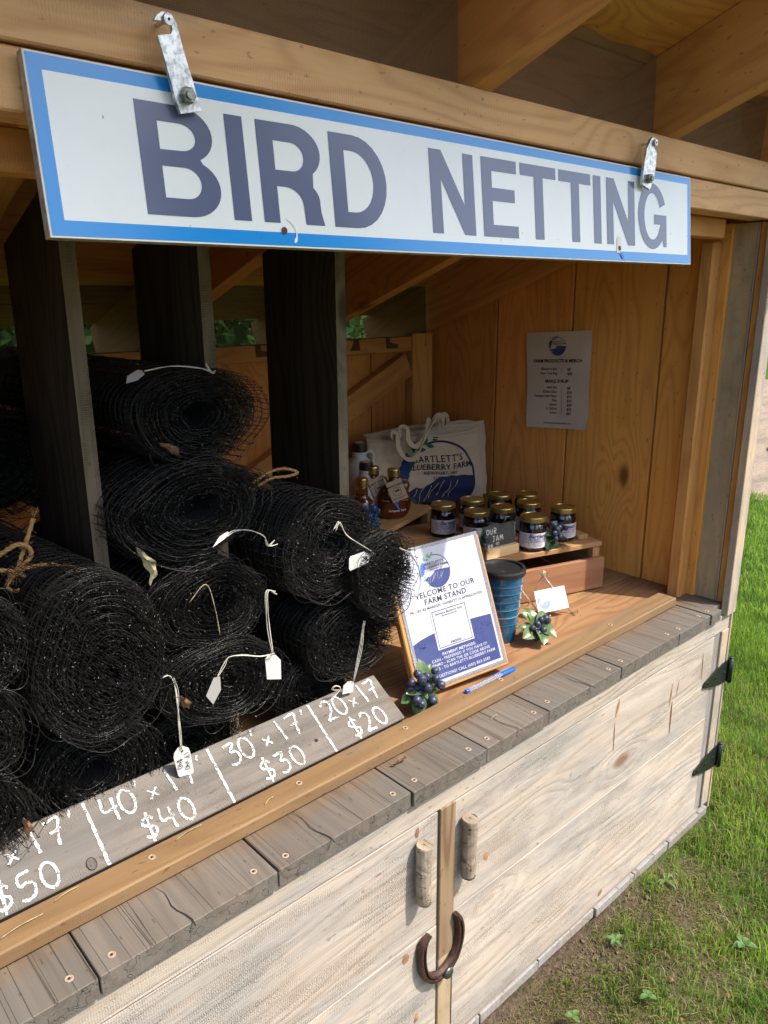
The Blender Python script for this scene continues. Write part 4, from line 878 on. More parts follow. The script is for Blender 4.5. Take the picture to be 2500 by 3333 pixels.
price_tag('blank white tag behind loose mesh on the hollow-ended roll', on_y([(1.018, -.560), (1.022, -.555), (1.062, -.553), (1.078, -.560), (1.082, -.569), (1.076, -.580), (1.062, -.584), (1.020, -.588), (1.017, -.582)], 0), .236, [((.985, .24, -.490), (.993, .24, -.470), (1.012, .237, -.502), (1.045, .235, -.530), (1.079, .232, -.556), (1.076, .232, -.568)), ((.978, .24, -.486), (.992, .24, -.471), (.998, .24, -.480))])
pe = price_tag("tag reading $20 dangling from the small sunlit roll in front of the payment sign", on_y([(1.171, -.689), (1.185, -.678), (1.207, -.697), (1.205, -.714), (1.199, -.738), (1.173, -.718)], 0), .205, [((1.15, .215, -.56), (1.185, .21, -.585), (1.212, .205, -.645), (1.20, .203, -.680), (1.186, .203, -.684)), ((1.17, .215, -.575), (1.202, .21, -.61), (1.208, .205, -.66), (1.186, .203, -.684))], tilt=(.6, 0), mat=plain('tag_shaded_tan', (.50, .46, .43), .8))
sh = Sheet(planar(V(1.1985, .2135, -.697), Vector((.0, .0, -1))*S, Vector((1, .6, .0)).normalized()*S, Vector((.5, -.86, 0)), .0005)); hand(sh, 'handwriting', M_INK, "17'x20'", .0, -.004, .0080, .0013, .55, .1); hand(sh, 'handwriting', M_INK, "$20", .002, -.018, .0095, .0014, .60, .1); sh.build(pe)
price_tag('white tag with clipped corners hanging straight down behind loose strands on the middle column', on_y([(.786, -.722), (.793, -.714), (.812, -.720), (.824, -.736), (.823, -.780), (.788, -.768)], 0), .232, [((.823, .235, -.590), (.799, .235, -.577), (.801, .233, -.648), (.805, .23, -.714)), ((.82, .235, -.583), (.797, .235, -.578), (.797, .235, -.650), (.803, .23, -.716))])
price_tag('narrow grey tag turned away, on an arched string in the middle column', on_y([(.668, -.710), (.657, -.711), (.642, -.747), (.653, -.767), (.668, -.738)], 0), .215, [((.804, .225, -.712), (.767, .222, -.704), (.727, .22, -.687), (.695, .218, -.681), (.680, .217, -.692), (.664, .216, -.713))], tilt=(-.5, 0), mat=plain('tag_grey', (.42, .41, .38), .8))
price_tag('tag half hidden behind the top edge of the price board near $20', on_y([(1.015, -.879), (1.028, -.873), (1.047, -.878), (1.044, -.905), (1.011, -.900)], 0), .262, [((1.084, .265, -.750), (1.079, .262, -.737), (1.064, .262, -.800), (1.043, .26, -.877)), ((1.079, .262, -.737), (1.069, .262, -.80), (1.045, .26, -.877)), ((1.0, .262, -.885), (.98, .262, -.875), (.99, .26, -.868), (1.005, .262, -.884), (.965, .262, -.905))])
# straw and dry leaves caught in the rolls
def dry_leaf(name, pts, wd, mat, label, r=.4):
    c = catmull([V(*p) for p in pts], 6); v = []; f = []; n = len(c)
    for i, p in enumerate(c):
        w_ = wd*math.sin(math.pi*(i+.4)/n)*(1+.18*math.sin(i*.9)); q = Vector((.5, -.35, .35)).normalized()
        v += [p-q*w_, p+Vector((0, -.002, -.001)), p+q*w_*.9+Vector((0, -.004*math.sin(i), 0))]
    for i in range(n-1):
        for k in range(2): f.append((3*i+k, 3*i+k+1, 3*i+4+k, 3*i+3+k))
    vv = v+[p+Vector((0, .0006, 0)) for p in v]; m = len(v); ff = f+[tuple(i+m for i in q[::-1]) for q in f]
    return tag(mesh_obj(name, vv, ff, mat), label, 'dry leaf', 'dry leaves caught among the netting')
dry_leaf('dry_leaf', [(.565, .30, -.445), (.580, .295, -.470), (.590, .29, -.495), (.580, .29, -.520)], .008, M_DRYP, 'pale curled leaf beside the foot of the leftmost visible divider')
dry_leaf('dry_leaf', [(.635, .315, -.262), (.655, .31, -.272), (.672, .31, -.290)], .006, M_DRY, 'brown leaf inside the open end of the topmost roll')
dry_leaf('dry_leaf', [(.603, .250, -.745), (.612, .250, -.760), (.618, .250, -.775)], .007, M_DRY, 'orange-brown leaf beside the long white tag string')
dry_leaf('dry_leaf', [(.292, .23, -.845), (.298, .23, -.865), (.295, .23, -.885)], .006, M_DRY, 'brown leaf between the two lowest rolls at the left')
dry_leaf('dry_leaf', [(1.12, .30, -.80), (1.15, .29, -.803), (1.18, .28, -.812)], .004, M_DRY, 'straw-brown leaf poking out between roll and payment sign')
dry_leaf('dry_leaf', [(1.000, .082, -.994), (1.022, .078, -.990), (1.040, .080, -.992)], .007, M_DRY, 'crumpled brown leaf on the counter planks against the sill')
for p in ([(.653, .285, -.575), (.690, .28, -.545), (.706, .28, -.60), (.712, .278, -.66)],):
    tag(tube('straw', catmull([V(*q) for q in p], 6), .0007, M_DRYP, None, 4), 'thin pale straw hanging over the oval netting roll', 'straw')
for i, (x, y, a, L) in enumerate(((.30, .150, .5, .05), (.52, .150, .35, .06), (.70, .125, .9, .04), (.21, .13, .3, .07), (1.31, .06, .4, .03))):
    z = -.967 if .1 < y < .17 else -.998
    pts = catmull([V(x, y, z), V(x+L*.5*math.cos(a), y+L*.5*math.sin(a)*.3, z+.003), V(x+L*math.cos(a), y+L*math.sin(a)*.3, z)], 5)
    tag(tube('pine_needle', pts, .0006, M_DRYP, None, 4), ['dry needle on the sill at the far left', 'dry needle on the sill below the $40 writing', 'dry needle on the sill under the $30 column', 'long dry needle on the sill near the left edge', 'short dry needle on the counter plank in front of the pen'][i], 'pine needle')

# ------------------------------------------------------------------ payment sign
def quad_sheet(TL, TR, BL, BR):
    BL, BR, TL, TR = V(*BL), V(*BR), V(*TL), V(*TR); eu = (BR-BL); W = eu.length; eu.normalize(); ev = ((TL-BL)+(TR-BR))/2; ev -= eu*ev.dot(eu)*1.0; H = ev.length; ev.normalize()
    return BL, eu, ev, eu.cross(ev).normalized(), W, H
def payment_sign():
    o = V(1.2444, .2348, -.9766); eu = Vector((.9831, -.177, .0472)); ev = Vector((.0196, .3577, .9336)); ev = (ev-eu*ev.dot(eu)).normalized(); nn = eu.cross(ev); W, H = .2861*S, .3656*S
    root = empty('payment_sign', o+eu*W/2, 'upright laminated white and navy welcome and payment sheet leaning on a wooden board', 'sign')
    c = o+eu*(W*.49)+ev*(H*.475)-nn*.011; b = board('backing_board', c, ev, eu, H*1.0, W*1.06, .018, W_CLIP, root, .002)
    f1 = board('lamination', o+eu*W/2+ev*H/2-nn*.0008, eu, ev, W, H, .0012, M_FILM, root, .0004)
    W_, H_ = W, H; sh = Sheet(planar(o+ev*H_, eu*W_, -ev*H_, nn, .00030))  # u right, v down, 0..1
    asp = W_/H_
    sh.poly('paper_sheet', M_LAM, [(.03, .025), (.955, .025), (.955, .975), (.03, .975)], .3)
    up = Sheet(planar(o+ev*H_, eu*W_, ev*W_, nn, .00030))  # units of W, y up
    Y = lambda v: -v*H_/W_
    wave = [(.035, .665), (.12, .645), (.22, .632), (.34, .622), (.5, .613), (.66, .610), (.8, .614), (.935, .620), (.935, .955), (.035, .955)]
    up.poly('printed_band', M_PBLUE, [(u, Y(v)) for u, v in wave], 2)
    for bx_ in ((.10, .70), (.83, .68)):
        for i in range(16): up.poly('printed_band_texture', M_BAGBLUE, circ(bx_[0]+random.gauss(0, .035), Y(bx_[1])+random.gauss(0, .018), random.uniform(.003, .008), 7), 3)
    logo(up, .455, Y(.205), .150, M_PBLUE, M_PGREY, M_PGREEN, M_PBERRY, M_LAM)
    up.text('printed_text', M_PGREY, 'WELCOME TO OUR', .49, Y(.348), .072, spacing=1.12); up.text('printed_text', M_PGREY, 'FARM STAND', .49, Y(.402), .072, spacing=1.12)
    up.text('printed_text', M_PGREY, 'PRICES AS MARKED, HONESTY IS APPRECIATED', .49, Y(.447), .033, spacing=1.18)
    x0, x1, v0, v1 = .30, .672, .483, .742
    up.poly('code_card', M_LAM, [(x0-.02, Y(v0-.012)), (x1+.02, Y(v0-.012)), (x1+.02, Y(v1+.012)), (x0-.02, Y(v1+.012))], 3)
    up.line('code_card_frame', M_PGREY, [(x0, Y(v0)), (x1, Y(v0)), (x1, Y(v1)), (x0, Y(v1))], .009, 4, closed=True)
    up.text('printed_text', M_PGREY, "Bartlett's Blueberry Farm", .486, Y(.506), .030, layer=4); up.text('printed_text', M_PGREY, "@bartlettsblueberryfarm", .486, Y(.525), .018, layer=4); up.text('printed_text', M_PGREY, "venmo", .486, Y(.722), .046, .012, layer=4, shear=.2)
    for s_, v_, sz, bo in (('PAYMENT METHODS:', .788, .037, .014), ('CASH - PREFERRED IF YOU HAVE IT!', .818, .036, .003), ('VENMO - SCAN THE QR CODE ABOVE', .848, .036, .003), ("CHECKS - TO BARTLETT'S BLUEBERRY FARM", .878, .036, .003), ('QUESTIONS? CALL (603) 863-2583', .928, .038, .003)):
        up.text('printed_white_text', M_LAM, s_, .50, Y(v_), sz, bo, spacing=1.1, layer=4)
    sh.build(root); up.build(root)
payment_sign()

# ------------------------------------------------------------------ crates
def crate(loc, ang, L, D_, H, label, red, lowgap=True, strips=True):
    root = empty('wooden_crate', loc, label, 'crate', 'low wooden crates used as shelves'); rz_ = Matrix.Rotation(ang, 3, 'Z'); ex = rz_ @ Vector((1, 0, 0)); ey = rz_ @ Vector((0, 1, 0))
    P = lambda a, b, c: loc+ex*a+ey*b+Vector((0, 0, c))
    n = 3
    for i in range(n): board('top_slat', P(L/2, D_*(i+.5)/n, H-.0065), ex, ey, L, D_/n-.003, .013, W_CRATE, root, .0015)
    board('lower_board', P(L/2, -.001, H*.35), ex, Vector((0, 0, 1)), L*1.015, H*.66, .014, W_CRATER if red else W_CRATE, root, .0015)
    board('lower_board', P(L/2, D_, H*.35), ex, Vector((0, 0, 1)), L, H*.66, .014, W_CRATE, root, .0015)
    for s_ in (0, 1):
        for yy in (.018, D_-.018): board('corner_block', P(.013+s_*(L-.026), yy, H/2-.007), Vector((0, 0, 1)), ex, H-.014, .022, .022, W_CRATE, root, .001)
        board('end_board', P(.001+s_*(L-.002), D_/2, H*.45), ey, Vector((0, 0, 1)), D_-.03, H*.8, .010, W_CRATE, root, .001)
        if strips: board('batten', P(.028+s_*(L-.062), D_/2+.012, H+.006), ey, ex, D_-.05, .032, .012, W_CRATE, root, .0012)
    return root
cr_ang = -math.atan2(.302, 1)
o1 = V(1.545, .590, -1.0); crate(o1, cr_ang, .757*S, .47*S, .170*S, 'front crate with a reddish lower board, under the jam jars', True)
o2 = V(1.640, .835, -1.0); crate(o2, math.atan2(.34, 1)*1.0, .43*S, .40*S, .22*S, 'taller crate at the back holding syrup bottles, turned toward the corner', False, strips=False)
CT = -.830; CT2 = -.7795

# ------------------------------------------------------------------ jam jars
def make_jar(label):
    root = empty('jam_jar', V(2.04, .5, CT), label, 'jam jar', 'blueberry jam jars with gold lids'); b = V(2.04, .5, CT); r = .0345
    T = Matrix.Translation(b)
    pj = [(.001, .004), (r*.84, .004), (r*.93, .009), (r*.945, .060), (r*.90, .068), (r*.82, .073), (.001, .0735)]
    v, f = lathe(pj, 32); mesh_obj('jam', v, f, M_JAM, root, mw=T, smooth=True)
    pg = [(.001, 0), (r*.85, 0), (r*.96, .004), (r, .012), (r, .062), (r*.97, .070), (r*.87, .0765), (r*.85, .084)]
    v, f = lathe(pg, 36); mesh_obj('glass', v, f, M_GLASS, root, mw=T, smooth=True)
    pl = [(r*.93, .0765), (r*.955, .0775), (r*.955, .0875), (r*.93, .0895), (r*.80, .0892), (r*.78, .0882), (.001, .0882)]
    v, f = lathe(pl, 40); o = mesh_obj('lid', v, f, M_LID, root, mw=T, smooth=False)
    rl = r*1.012
    def cyl(x, y, l):   # x arc metres, y height metres; label centred on -y axis rotated
        a = -math.pi/2+x/rl; q = rl+.00025*l; return b+Vector((q*math.cos(a), q*math.sin(a), y))
    w2 = .052; n = 26; pts = []; fs = []
    for i in range(n+1):
        x = -w2+2*w2*i/n; pts += [(x, .012), (x, .0505)]
    for i in range(n): fs.append((2*i, 2*i+2, 2*i+3, 2*i+1))
    sh = Sheet(cyl); sh.add('paper_label', M_LABEL, pts, fs, 1); 
    sh.text('label_text', M_PBLUE, "Bartlett's", .006, .0425, .0145, .02, shear=.4, layer=2); sh.text('label_text', M_PBLUE, "BLUEBERRY FARM", .006, .0340, .0058, .01, layer=2); sh.text('label_text', M_PBLUE, "BLUEBERRY JAM", .006, .0285, .0058, .01, layer=2)
    for i in range(4): sh.text('label_text', M_PGREY, "ingredients blueberries sugar pectin"[:34-3*i], .004, .0245-.0026*i, .0021, layer=2)
    bx0 = -.034; sh.line('label_box', M_PGREY, [(bx0, .020), (bx0+.015, .020), (bx0+.015, .048), (bx0, .048)], .0009, 2, closed=True)
    sh.text('label_text', M_PGREY, "Bartlett's", bx0+.0075, .0445, .0030, .02, layer=2)
    for i in range(5): sh.poly('label_box', M_PBLUE if i == 3 else M_PGREY, [(bx0+.003, .0405-.0037*i), (bx0+.0125-.001*(i % 3), .0405-.0037*i), (bx0+.0125-.001*(i % 3), .0417-.0037*i), (bx0+.003, .0417-.0037*i)], 2)
    sh.build(root); return root
jl = ['jam jar standing nearest the front, right of the small slate sign', 'jam jar at the left front, its label partly behind the slate sign', 'jam jar left of all the others, above the dark berry sprig', 'jam jar directly behind the slate sign, second row', 'jam jar in the second row behind the nearest jar', 'jam jar farthest right, with the berry sprig leaning on it', 'jam jar at the back left, close to the tote bags', 'jam jar in the back row, its label hidden, between two others', 'jam jar in the back row farthest right']
jp = [(2.028, .492), (1.938, .664), (1.922, .804), (2.042, .634), (2.162, .612), (2.192, .487), (2.044, .776), (2.172, .752), (2.250, .688)]
jr = [-.62, -.55, -.45, -.55, -.75, -.70, -.9, -1.1, -1.0]
jar0 = make_jar(jl[0])
for i, ((x, y), a) in enumerate(zip(jp, jr)):
    mw = Matrix.Translation(V(x, y, CT)) @ Matrix.Rotation(a, 4, 'Z')
    if i == 0: jar0.matrix_basis = mw; WM[jar0.name] = mw
    else: copy_tree(jar0, mw, jl[i])

# ------------------------------------------------------------------ small slate sign
def slate_sign():
    c = V(1.893, .520, CT); ex = Vector((1, -.14, 0)).normalized(); ey = Vector((.14, 1, 0)).normalized(); root = empty('slate_price_sign', c, 'small slate sign chalked OUR JAM $8.00 in a pale wooden base', 'sign')
    board('base_block', c+Vector((0, 0, .0125)), ex, ey, .110, .026, .025, W_BLOCK, root, .002)
    up = (Vector((0, 0, 1))+ey*.12).normalized(); s_c = c+up*.046+ey*.0; board('slate_panel', s_c, ex, up, .106, .068, .004, M_SLATE, root, .0005)
    nn = ex.cross(up); nn = nn if nn.y < 0 else -nn
    sh = Sheet(planar(s_c+nn*.0021, ex, up, nn, .0003)); hand(sh, 'chalk_writing', M_CHALKS, 'OUR', -.042, .012, .015, .0019, .82, .3); hand(sh, 'chalk_writing', M_CHALKS, 'JAM', -.024, -.0075, .0150, .0019, .85, .3); hand(sh, 'chalk_writing', M_CHALKS, '$8.', -.040, -.0265, .0140, .0019, .66, .3); hand(sh, 'chalk_writing', M_CHALKS, '00', -.012, -.017, .007, .0011, .8, .4); sh.build(root)
slate_sign()

# ------------------------------------------------------------------ tote bags
def bag(name, A, B, zt, zb, label, depth=.012, front=False, seed=0, fold=0.0):
    g = random.Random(seed); nx, nz = 26, 18; a, b = Vector((A[0], A[1])), Vector((B[0], B[1])); d = b-a; q = Vector((d.y, -d.x)).normalized(); 
    if q.y > 0: q = -q
    v = []; f = []; lean = .05
    def srf(u, w_, side):
        z = zb+((zt[0]*(1-u)+zt[1]*u)-zb)*w_; top = .004*math.sin(u*5+seed)+.003*math.sin(u*13+seed*2)-.016*max(0, u-.86)/.14*fold
        z += top*w_; off = lean*(1-w_)+.010*math.sin(u*7+w_*3+seed)*(1-.4*w_)+.005*math.sin(u*17-w_*9+seed)+.004*math.sin(w_*21+u*4); bul = math.sin(math.pi*min(1, max(0, u)))**.5*depth
        p = a+d*u+q*(off+side*bul); return V(p.x, p.y, z)
    for side in (1, 0):
        for j in range(nz+1):
            for i in range(nx+1): v.append(srf(i/nx, j/nz, side))
    m = (nx+1)*(nz+1)
    for s_ in (0, 1):
        for j in range(nz):
            for i in range(nx):
                k = s_*m+j*(nx+1)+i; qd = (k, k+1, k+nx+2, k+nx+1); f.append(qd if s_ == 0 else qd[::-1])
    for j in range(nz):
        for i_ in (0, nx): k = j*(nx+1)+i_; f.append((k, k+nx+1, k+m+nx+1, k+m))
    root = empty('tote_bag', V(a.x, a.y, zb), label, 'tote bag', 'folded canvas tote bags in the back corner')
    mesh_obj('canvas_body', v, f, M_CANVAS, root, smooth=True)
    hem = [srf(i/nx, .965, 1.35) for i in range(nx+1)]; tube('hem', hem, .0012, M_CANVAS, root, 5)
    return root, (lambda u, w_, l=0: srf(u, w_, 1)+Vector((q.x, q.y, 0))*(.0004*l+.0006))
def strap(root, pts, wd=.022):
    c = catmull([V(*p) for p in pts], 10); v = []; f = []
    for i, p in enumerate(c):
        t_ = (c[min(i+1, len(c)-1)]-c[max(0, i-1)]).normalized(); n = t_.cross(Vector((.35, -1, .25))).normalized(); n2 = n.cross(t_)
        tw = .5*math.sin(i*.16); n = n*math.cos(tw)+n2*math.sin(tw); n2 = n.cross(t_)
        for s1, s2 in ((-1, -1), (1, -1), (1, 1), (-1, 1)): v.append(p+n*wd/2*s1+n2*.0011*s2)
    for i in range(len(c)-1):
        for k in range(4): k2 = (k+1) % 4; f.append((i*4+k, i*4+k2, i*4+4+k2, i*4+4+k))
    return mesh_obj('strap', v, f, M_CANVAS, root, smooth=False)
b1, fn = bag('tote', (1.945, 1.235), (2.365, 1.025), (-.555, -.525), -.80, 'front canvas tote bag printed with a round blueberry farm emblem and mountain', .016, True, 1)
b2, _ = bag('tote', (1.97, 1.275), (2.42, 1.05), (-.535, -.505), -.80, 'plain side of the tote bag directly behind the printed one', .012, False, 3)
b3, _ = bag('tote', (1.985, 1.31), (2.45, 1.075), (-.53, -.50), -.80, 'rearmost tote bag against the back wall', .010, False, 5, 1)
Wb = (Vector((2.365, 1.025))-Vector((1.945, 1.235))).length*S; Hb = .26*S
sh = Sheet(lambda x, y, l: fn(min(.995, max(.005, x/Wb)), min(.985, max(0, y/Hb)), l*1.5), .007); logo(sh, .600*Wb, .33*Hb+.004, .112, M_BAGBLUE, M_BAGINK, M_BAGGREEN, M_BAGBERRY, M_CANVAS); sh.build(b1)
strap(b1, [(2.012, 1.155, -.545), (1.998, 1.150, -.518), (2.012, 1.140, -.520), (2.012, 1.130, -.572), (2.028, 1.115, -.610), (2.052, 1.105, -.620), (2.078, 1.095, -.607), (2.105, 1.09, -.560), (2.122, 1.085, -.503), (2.140, 1.089, -.472), (2.160, 1.095, -.50)], .016)
strap(b1, [(2.040, 1.145, -.535), (2.032, 1.140, -.500), (2.052, 1.125, -.500), (2.050, 1.115, -.545), (2.070, 1.105, -.570), (2.095, 1.095, -.562), (2.118, 1.085, -.525), (2.145, 1.075, -.485), (2.166, 1.072, -.472), (2.182, 1.072, -.500)], .016)
strap(b2, [(2.17, 1.12, -.515), (2.178, 1.10, -.475), (2.195, 1.09, -.462), (2.215, 1.09, -.475), (2.225, 1.10, -.51)], .016)
strap(b3, [(2.23, 1.14, -.51), (2.245, 1.13, -.478), (2.265, 1.12, -.470), (2.285, 1.125, -.505)], .016)

# ------------------------------------------------------------------ jugs and bottles
def jug(loc, s, label, ang=0):
    root = empty('syrup_jug', loc, label, 'jug', 'pale plastic syrup jugs with black caps'); T = Matrix.Translation(loc) @ Matrix.Rotation(ang, 4, 'Z') @ Matrix.Scale(s, 4)
    T0 = Matrix.Translation(loc) @ Matrix.Rotation(ang, 4, 'Z')
    def sc(v): return [(a*s, b*s, c*s) for a, b, c in v]
    v, f = lathe([(.001, 0), (.046, 0), (.052, .006), (.054, .05), (.053, .085), (.047, .108), (.036, .124), (.026, .133), (.0215, .140), (.0235, .148), (.0225, .156)], 36); mesh_obj('jug_body', sc(v), f, M_JUG, root, mw=T0, smooth=True)
    v, f = lathe([(.0225, .154), (.0235, .156), (.0235, .175), (.022, .178), (.0215, .1805), (.001, .1805)], 30); mesh_obj('cap', sc(v), f, M_BLACKP, root, mw=T0)
    v, f = lathe([(.0175, .1806), (.0170, .1812)], 24); mesh_obj('cap_seal', sc(v), f, M_RED, root, mw=T0)
    v, f = lathe([(.0125, .1813), (.012, .1817)], 24); mesh_obj('cap_label', sc(v), f, M_LABEL, root, mw=T0)
    pts = catmull([Vector(p)*s for p in ((.020, 0, .149), (.034, 0, .152), (.044, 0, .143), (.045, 0, .128), (.042, 0, .112))], 6); v, f = tube_vf(pts, .0055*s, 10); mesh_obj('jug_handle', v, f, M_JUG, root, mw=T0, smooth=True)
    v, f = lathe([(.0536, .028), (.0546, .028), (.0546, .072), (.0536, .072)], 36, cap=False); mesh_obj('jug_label', sc(v), f, M_LABEL, root, mw=T0, smooth=False)
jug(V(1.885, 1.215, CT2), .98, 'larger pale jug at the back, left of the tote bags', -.3)
jug(V(1.782, 1.058, CT2), .83, 'smaller pale jug in front of the larger one', -.3)
def flask(loc, ang, label, s=1.0, tagged=True):
    root = empty('syrup_flask', loc, label, 'bottle', 'round amber syrup flasks with gold caps'); T0 = Matrix.Translation(loc) @ Matrix.Rotation(ang, 4, 'Z')
    v, f = lathe([(.001, 0), (.026, 0), (.033, .003), (.043, .015), (.050, .035), (.0515, .052), (.048, .070), (.038, .088), (.024, .102), (.0155, .109), (.0145, .128), (.001, .128)], 32)
    v = [(a*s, b*.52*s if c < .100 else b*s*(.52+.48*min(1, (c-.100)/.01)), c*s) for a, b, c in v]; mesh_obj('flask_body', v, f, M_SYRUP, root, mw=T0, smooth=True)
    v, f = lathe([(.0165, .122), (.0175, .124), (.0175, .142), (.0165, .145), (.001, .1455)], 28); mesh_obj('cap', [(a*s, b*s, c*s) for a, b, c in v], f, M_LID, root, mw=T0)
    v, f = tube_vf(catmull([(.016*s, 0, .112*s), (.036*s, 0, .110*s), (.044*s, 0, .095*s), (.040*s, 0, .083*s)], 6), .0035*s, 8); mesh_obj('glass_loop', v, f, M_AMBER, root, mw=T0, smooth=True)
    sh = Sheet(lambda x, y, l: T0 @ Vector((x, -.0275*s*math.sqrt(max(0, 1-(x/.053)**2))*1.0-.0006*l, y)))
    lake = [(-.004, .078), (.003, .083), (.008, .076), (.007, .066), (.011, .055), (.006, .048), (.009, .038), (.014, .030), (.009, .030), (.002, .040), (-.004, .050), (-.001, .060), (-.007, .068)]
    sh.poly('printed_lake', M_PBERRY, lake, 2); 
    for a, b_, c_ in (('~~~', -.024, .055), ('~~~', .028, .055), ('Sunapee, NH', .004, .028)): sh.text('printed_text', M_LABEL, a if a[0] != '~' else 'vwv', b_, c_, .0065 if a[0] == '~' else .009, .01, shear=.3, layer=2) if a[0] != '~' else sh.line('printed_wave#%d' % int(b_*1000), M_LABEL, [(b_-.010+.003*i, c_+.0012*(i % 2)) for i in range(7)], .0009, 2)
    sh.build(root)
    if tagged:
        eu = Vector((.93, -.05, .35)).normalized(); eu = (T0.to_3x3() @ eu); ev = Vector((-.33, .25, .93)); ev = T0.to_3x3() @ ev; ev = (ev-eu*ev.dot(eu)).normalized(); nn = eu.cross(ev); nn = -nn if nn.dot(T0.to_3x3() @ Vector((0, -1, 0))) < 0 else nn
        c = T0 @ Vector((.002, -.036*s, .090*s)); board('hang_tag', c, eu, ev, .044, .056, .0006, M_KRAFT, root, .0002)
        st = Sheet(planar(c+nn*.0004, eu, ev, nn, .0003)); st.text('tag_print', M_INK, 'MAPLE SYRUP', 0, .014, .0075, .01); st.line('tag_print', M_INK, circ(0, -.003, .0115, 24), .001, 2, closed=True); st.poly('tag_print', M_INK, [(-.008, -.003), (-.003, .003), (0, .001), (.004, .0035), (.009, -.003)], 2); st.text('tag_print', M_INK, 'New Hampshire', 0, -.020, .0058); st.build(root)
        tube('tag_cord', catmull([T0 @ Vector(p) for p in ((.016, -.004, .118), (.0, -.020, .119), (-.016, -.004, .121), (-.004, -.028, .117))], 6), .0007, M_INK, root, 5)
flask(V(1.822, .955, CT2), -.55, 'front round amber flask with a kraft tag and a blue lake print', .96)
flask(V(1.795, 1.035, CT2), -.35, 'rear round amber flask half hidden behind the tagged one', .96)
def small_bottle(loc, label):
    root = empty('syrup_bottle', loc, label, 'bottle'); T0 = Matrix.Translation(loc)
    v, f = lathe([(.001, 0), (.026, 0), (.030, .004), (.031, .012), (.031, .052), (.028, .064), (.020, .074), (.0165, .080), (.0165, .083)], 30); mesh_obj('bottle_body', v, f, M_SYRUP, root, mw=T0, smooth=True)
    v, f = lathe([(.0165, .083), (.0155, .102), (.0135, .108), (.001, .108)], 26); mesh_obj('bottle_neck', v, f, M_AMBER, root, mw=T0, smooth=True)
    v, f = lathe([(.0155, .105), (.0165, .107), (.0165, .124), (.0155, .1265), (.001, .127)], 28); mesh_obj('cap', v, f, M_LID, root, mw=T0)
    v, f = lathe([(.0115, .1271), (.011, .1275)], 20); mesh_obj('cap_seal', v, f, M_RED, root, mw=T0)
    def cyl(x, y, l): a = -1.9+x/.0314; return loc+Vector(((.0314+.0002*l)*math.cos(a), (.0314+.0002*l)*math.sin(a), y))
    sh = Sheet(cyl); sh.text('printed_text', M_LABEL, 'PURE NEW HAMPSHIRE', .012, .058, .0045, .01); sh.text('printed_name', M_LABEL, 'MAPLE SYRUP', .012, .024, .0058, .02); sh.line('printed_ring', M_LABEL, circ(.012, .041, .011, 20), .0015, 1, closed=True); sh.poly('printed_hill', M_LABEL, [(.004, .038), (.008, .044), (.012, .041), (.016, .046), (.020, .038)], 2); sh.build(root)
small_bottle(V(1.690, .975, CT2), 'small amber syrup bottle with a gold cap and red seal, half behind the netting')

# ------------------------------------------------------------------ blueberry picks
def berry_sprig(c, s, label, dirs, berries, mleaf, mberry, seed, up=Vector((0, -.45, .9))):
    g = random.Random(seed); root = empty('blueberry_pick', c, label, 'blueberry sprig', 'artificial blueberry sprigs'); up = up.normalized()
    for d, L, wd in dirs:
        d = Vector(d).normalized(); n = (up-d*up.dot(d)).normalized(); q = d.cross(n); v = []; f = []; N = 9
        for i in range(N+1):
            t_ = i/N; w_ = wd*math.sin(math.pi*min(1, t_*.93+.03))**.75*(1 if t_ < .97 else .3); base = c+d*(L*(.12+.88*t_))+n*(L*(.10*math.sin(t_*3)-.12*t_*t_)); 
            for k in (-1, -.5, 0, .5, 1): v.append(base+q*w_*k+n*(abs(k)*w_*.35)+n*.0006)
        m = len(v); v2 = v+[p-n*.0005 for p in v]
        for i in range(N):
            for k in range(4): a = i*5+k; f.append((a, a+1, a+6, a+5)); f.append((m+a+5, m+a+6, m+a+1, m+a))
        mesh_obj('leaf', v2, f, mleaf, root, smooth=True)
    me = None
    for bx_, by_, bz_, r in berries:
        p = c+Vector((bx_, by_, bz_))*s
        if me is None:
            bm = bmesh.new(); bmesh.ops.create_uvsphere(bm, u_segments=14, v_segments=9, radius=1); me = bpy.data.meshes.new('berry'); bm.to_mesh(me); bm.free(); me.materials.append(mberry); me.materials.append(M_CALYX); me.polygons.foreach_set('use_smooth', [True]*len(me.polygons))
            vv = []; ff = []
            for k in range(5):
                a = k*2*math.pi/5; n0 = len(vv); vv += [(.15*math.cos(a), .15*math.sin(a), .96), (.34*math.cos(a-.5), .34*math.sin(a-.5), .98), (.50*math.cos(a), .50*math.sin(a), 1.12), (.34*math.cos(a+.5), .34*math.sin(a+.5), .98)]; ff.append((n0, n0+1, n0+2, n0+3))
            n0 = len(vv); vv += [(.24*math.cos(k*.785), .24*math.sin(k*.785), .985) for k in range(8)]; ff.append(tuple(range(n0, n0+8)))
            cm = bpy.data.meshes.new('berry_crown'); cm.from_pydata(vv, [], ff); cm.materials.append(M_CALYX)
        q = Vector((g.uniform(-.5, .5)-.35, -1, g.uniform(-.1, .7))).to_track_quat('Z', 'Y'); mw = Matrix.Translation(p) @ q.to_matrix().to_4x4() @ Matrix.Scale(r*s, 4)
        o = link(bpy.data.objects.new('berry', me), root, mw); link(bpy.data.objects.new('berry_crown', cm), o, mw)
        e = c+Vector((0, .004, 0)); 
    ch = [tube_vf([c+Vector((0, .003, -.002)), c+Vector((bx_, by_, bz_))*s], .0007, 4) for bx_, by_, bz_, r in berries]; multi('stems', ch, M_LEAFD, root)
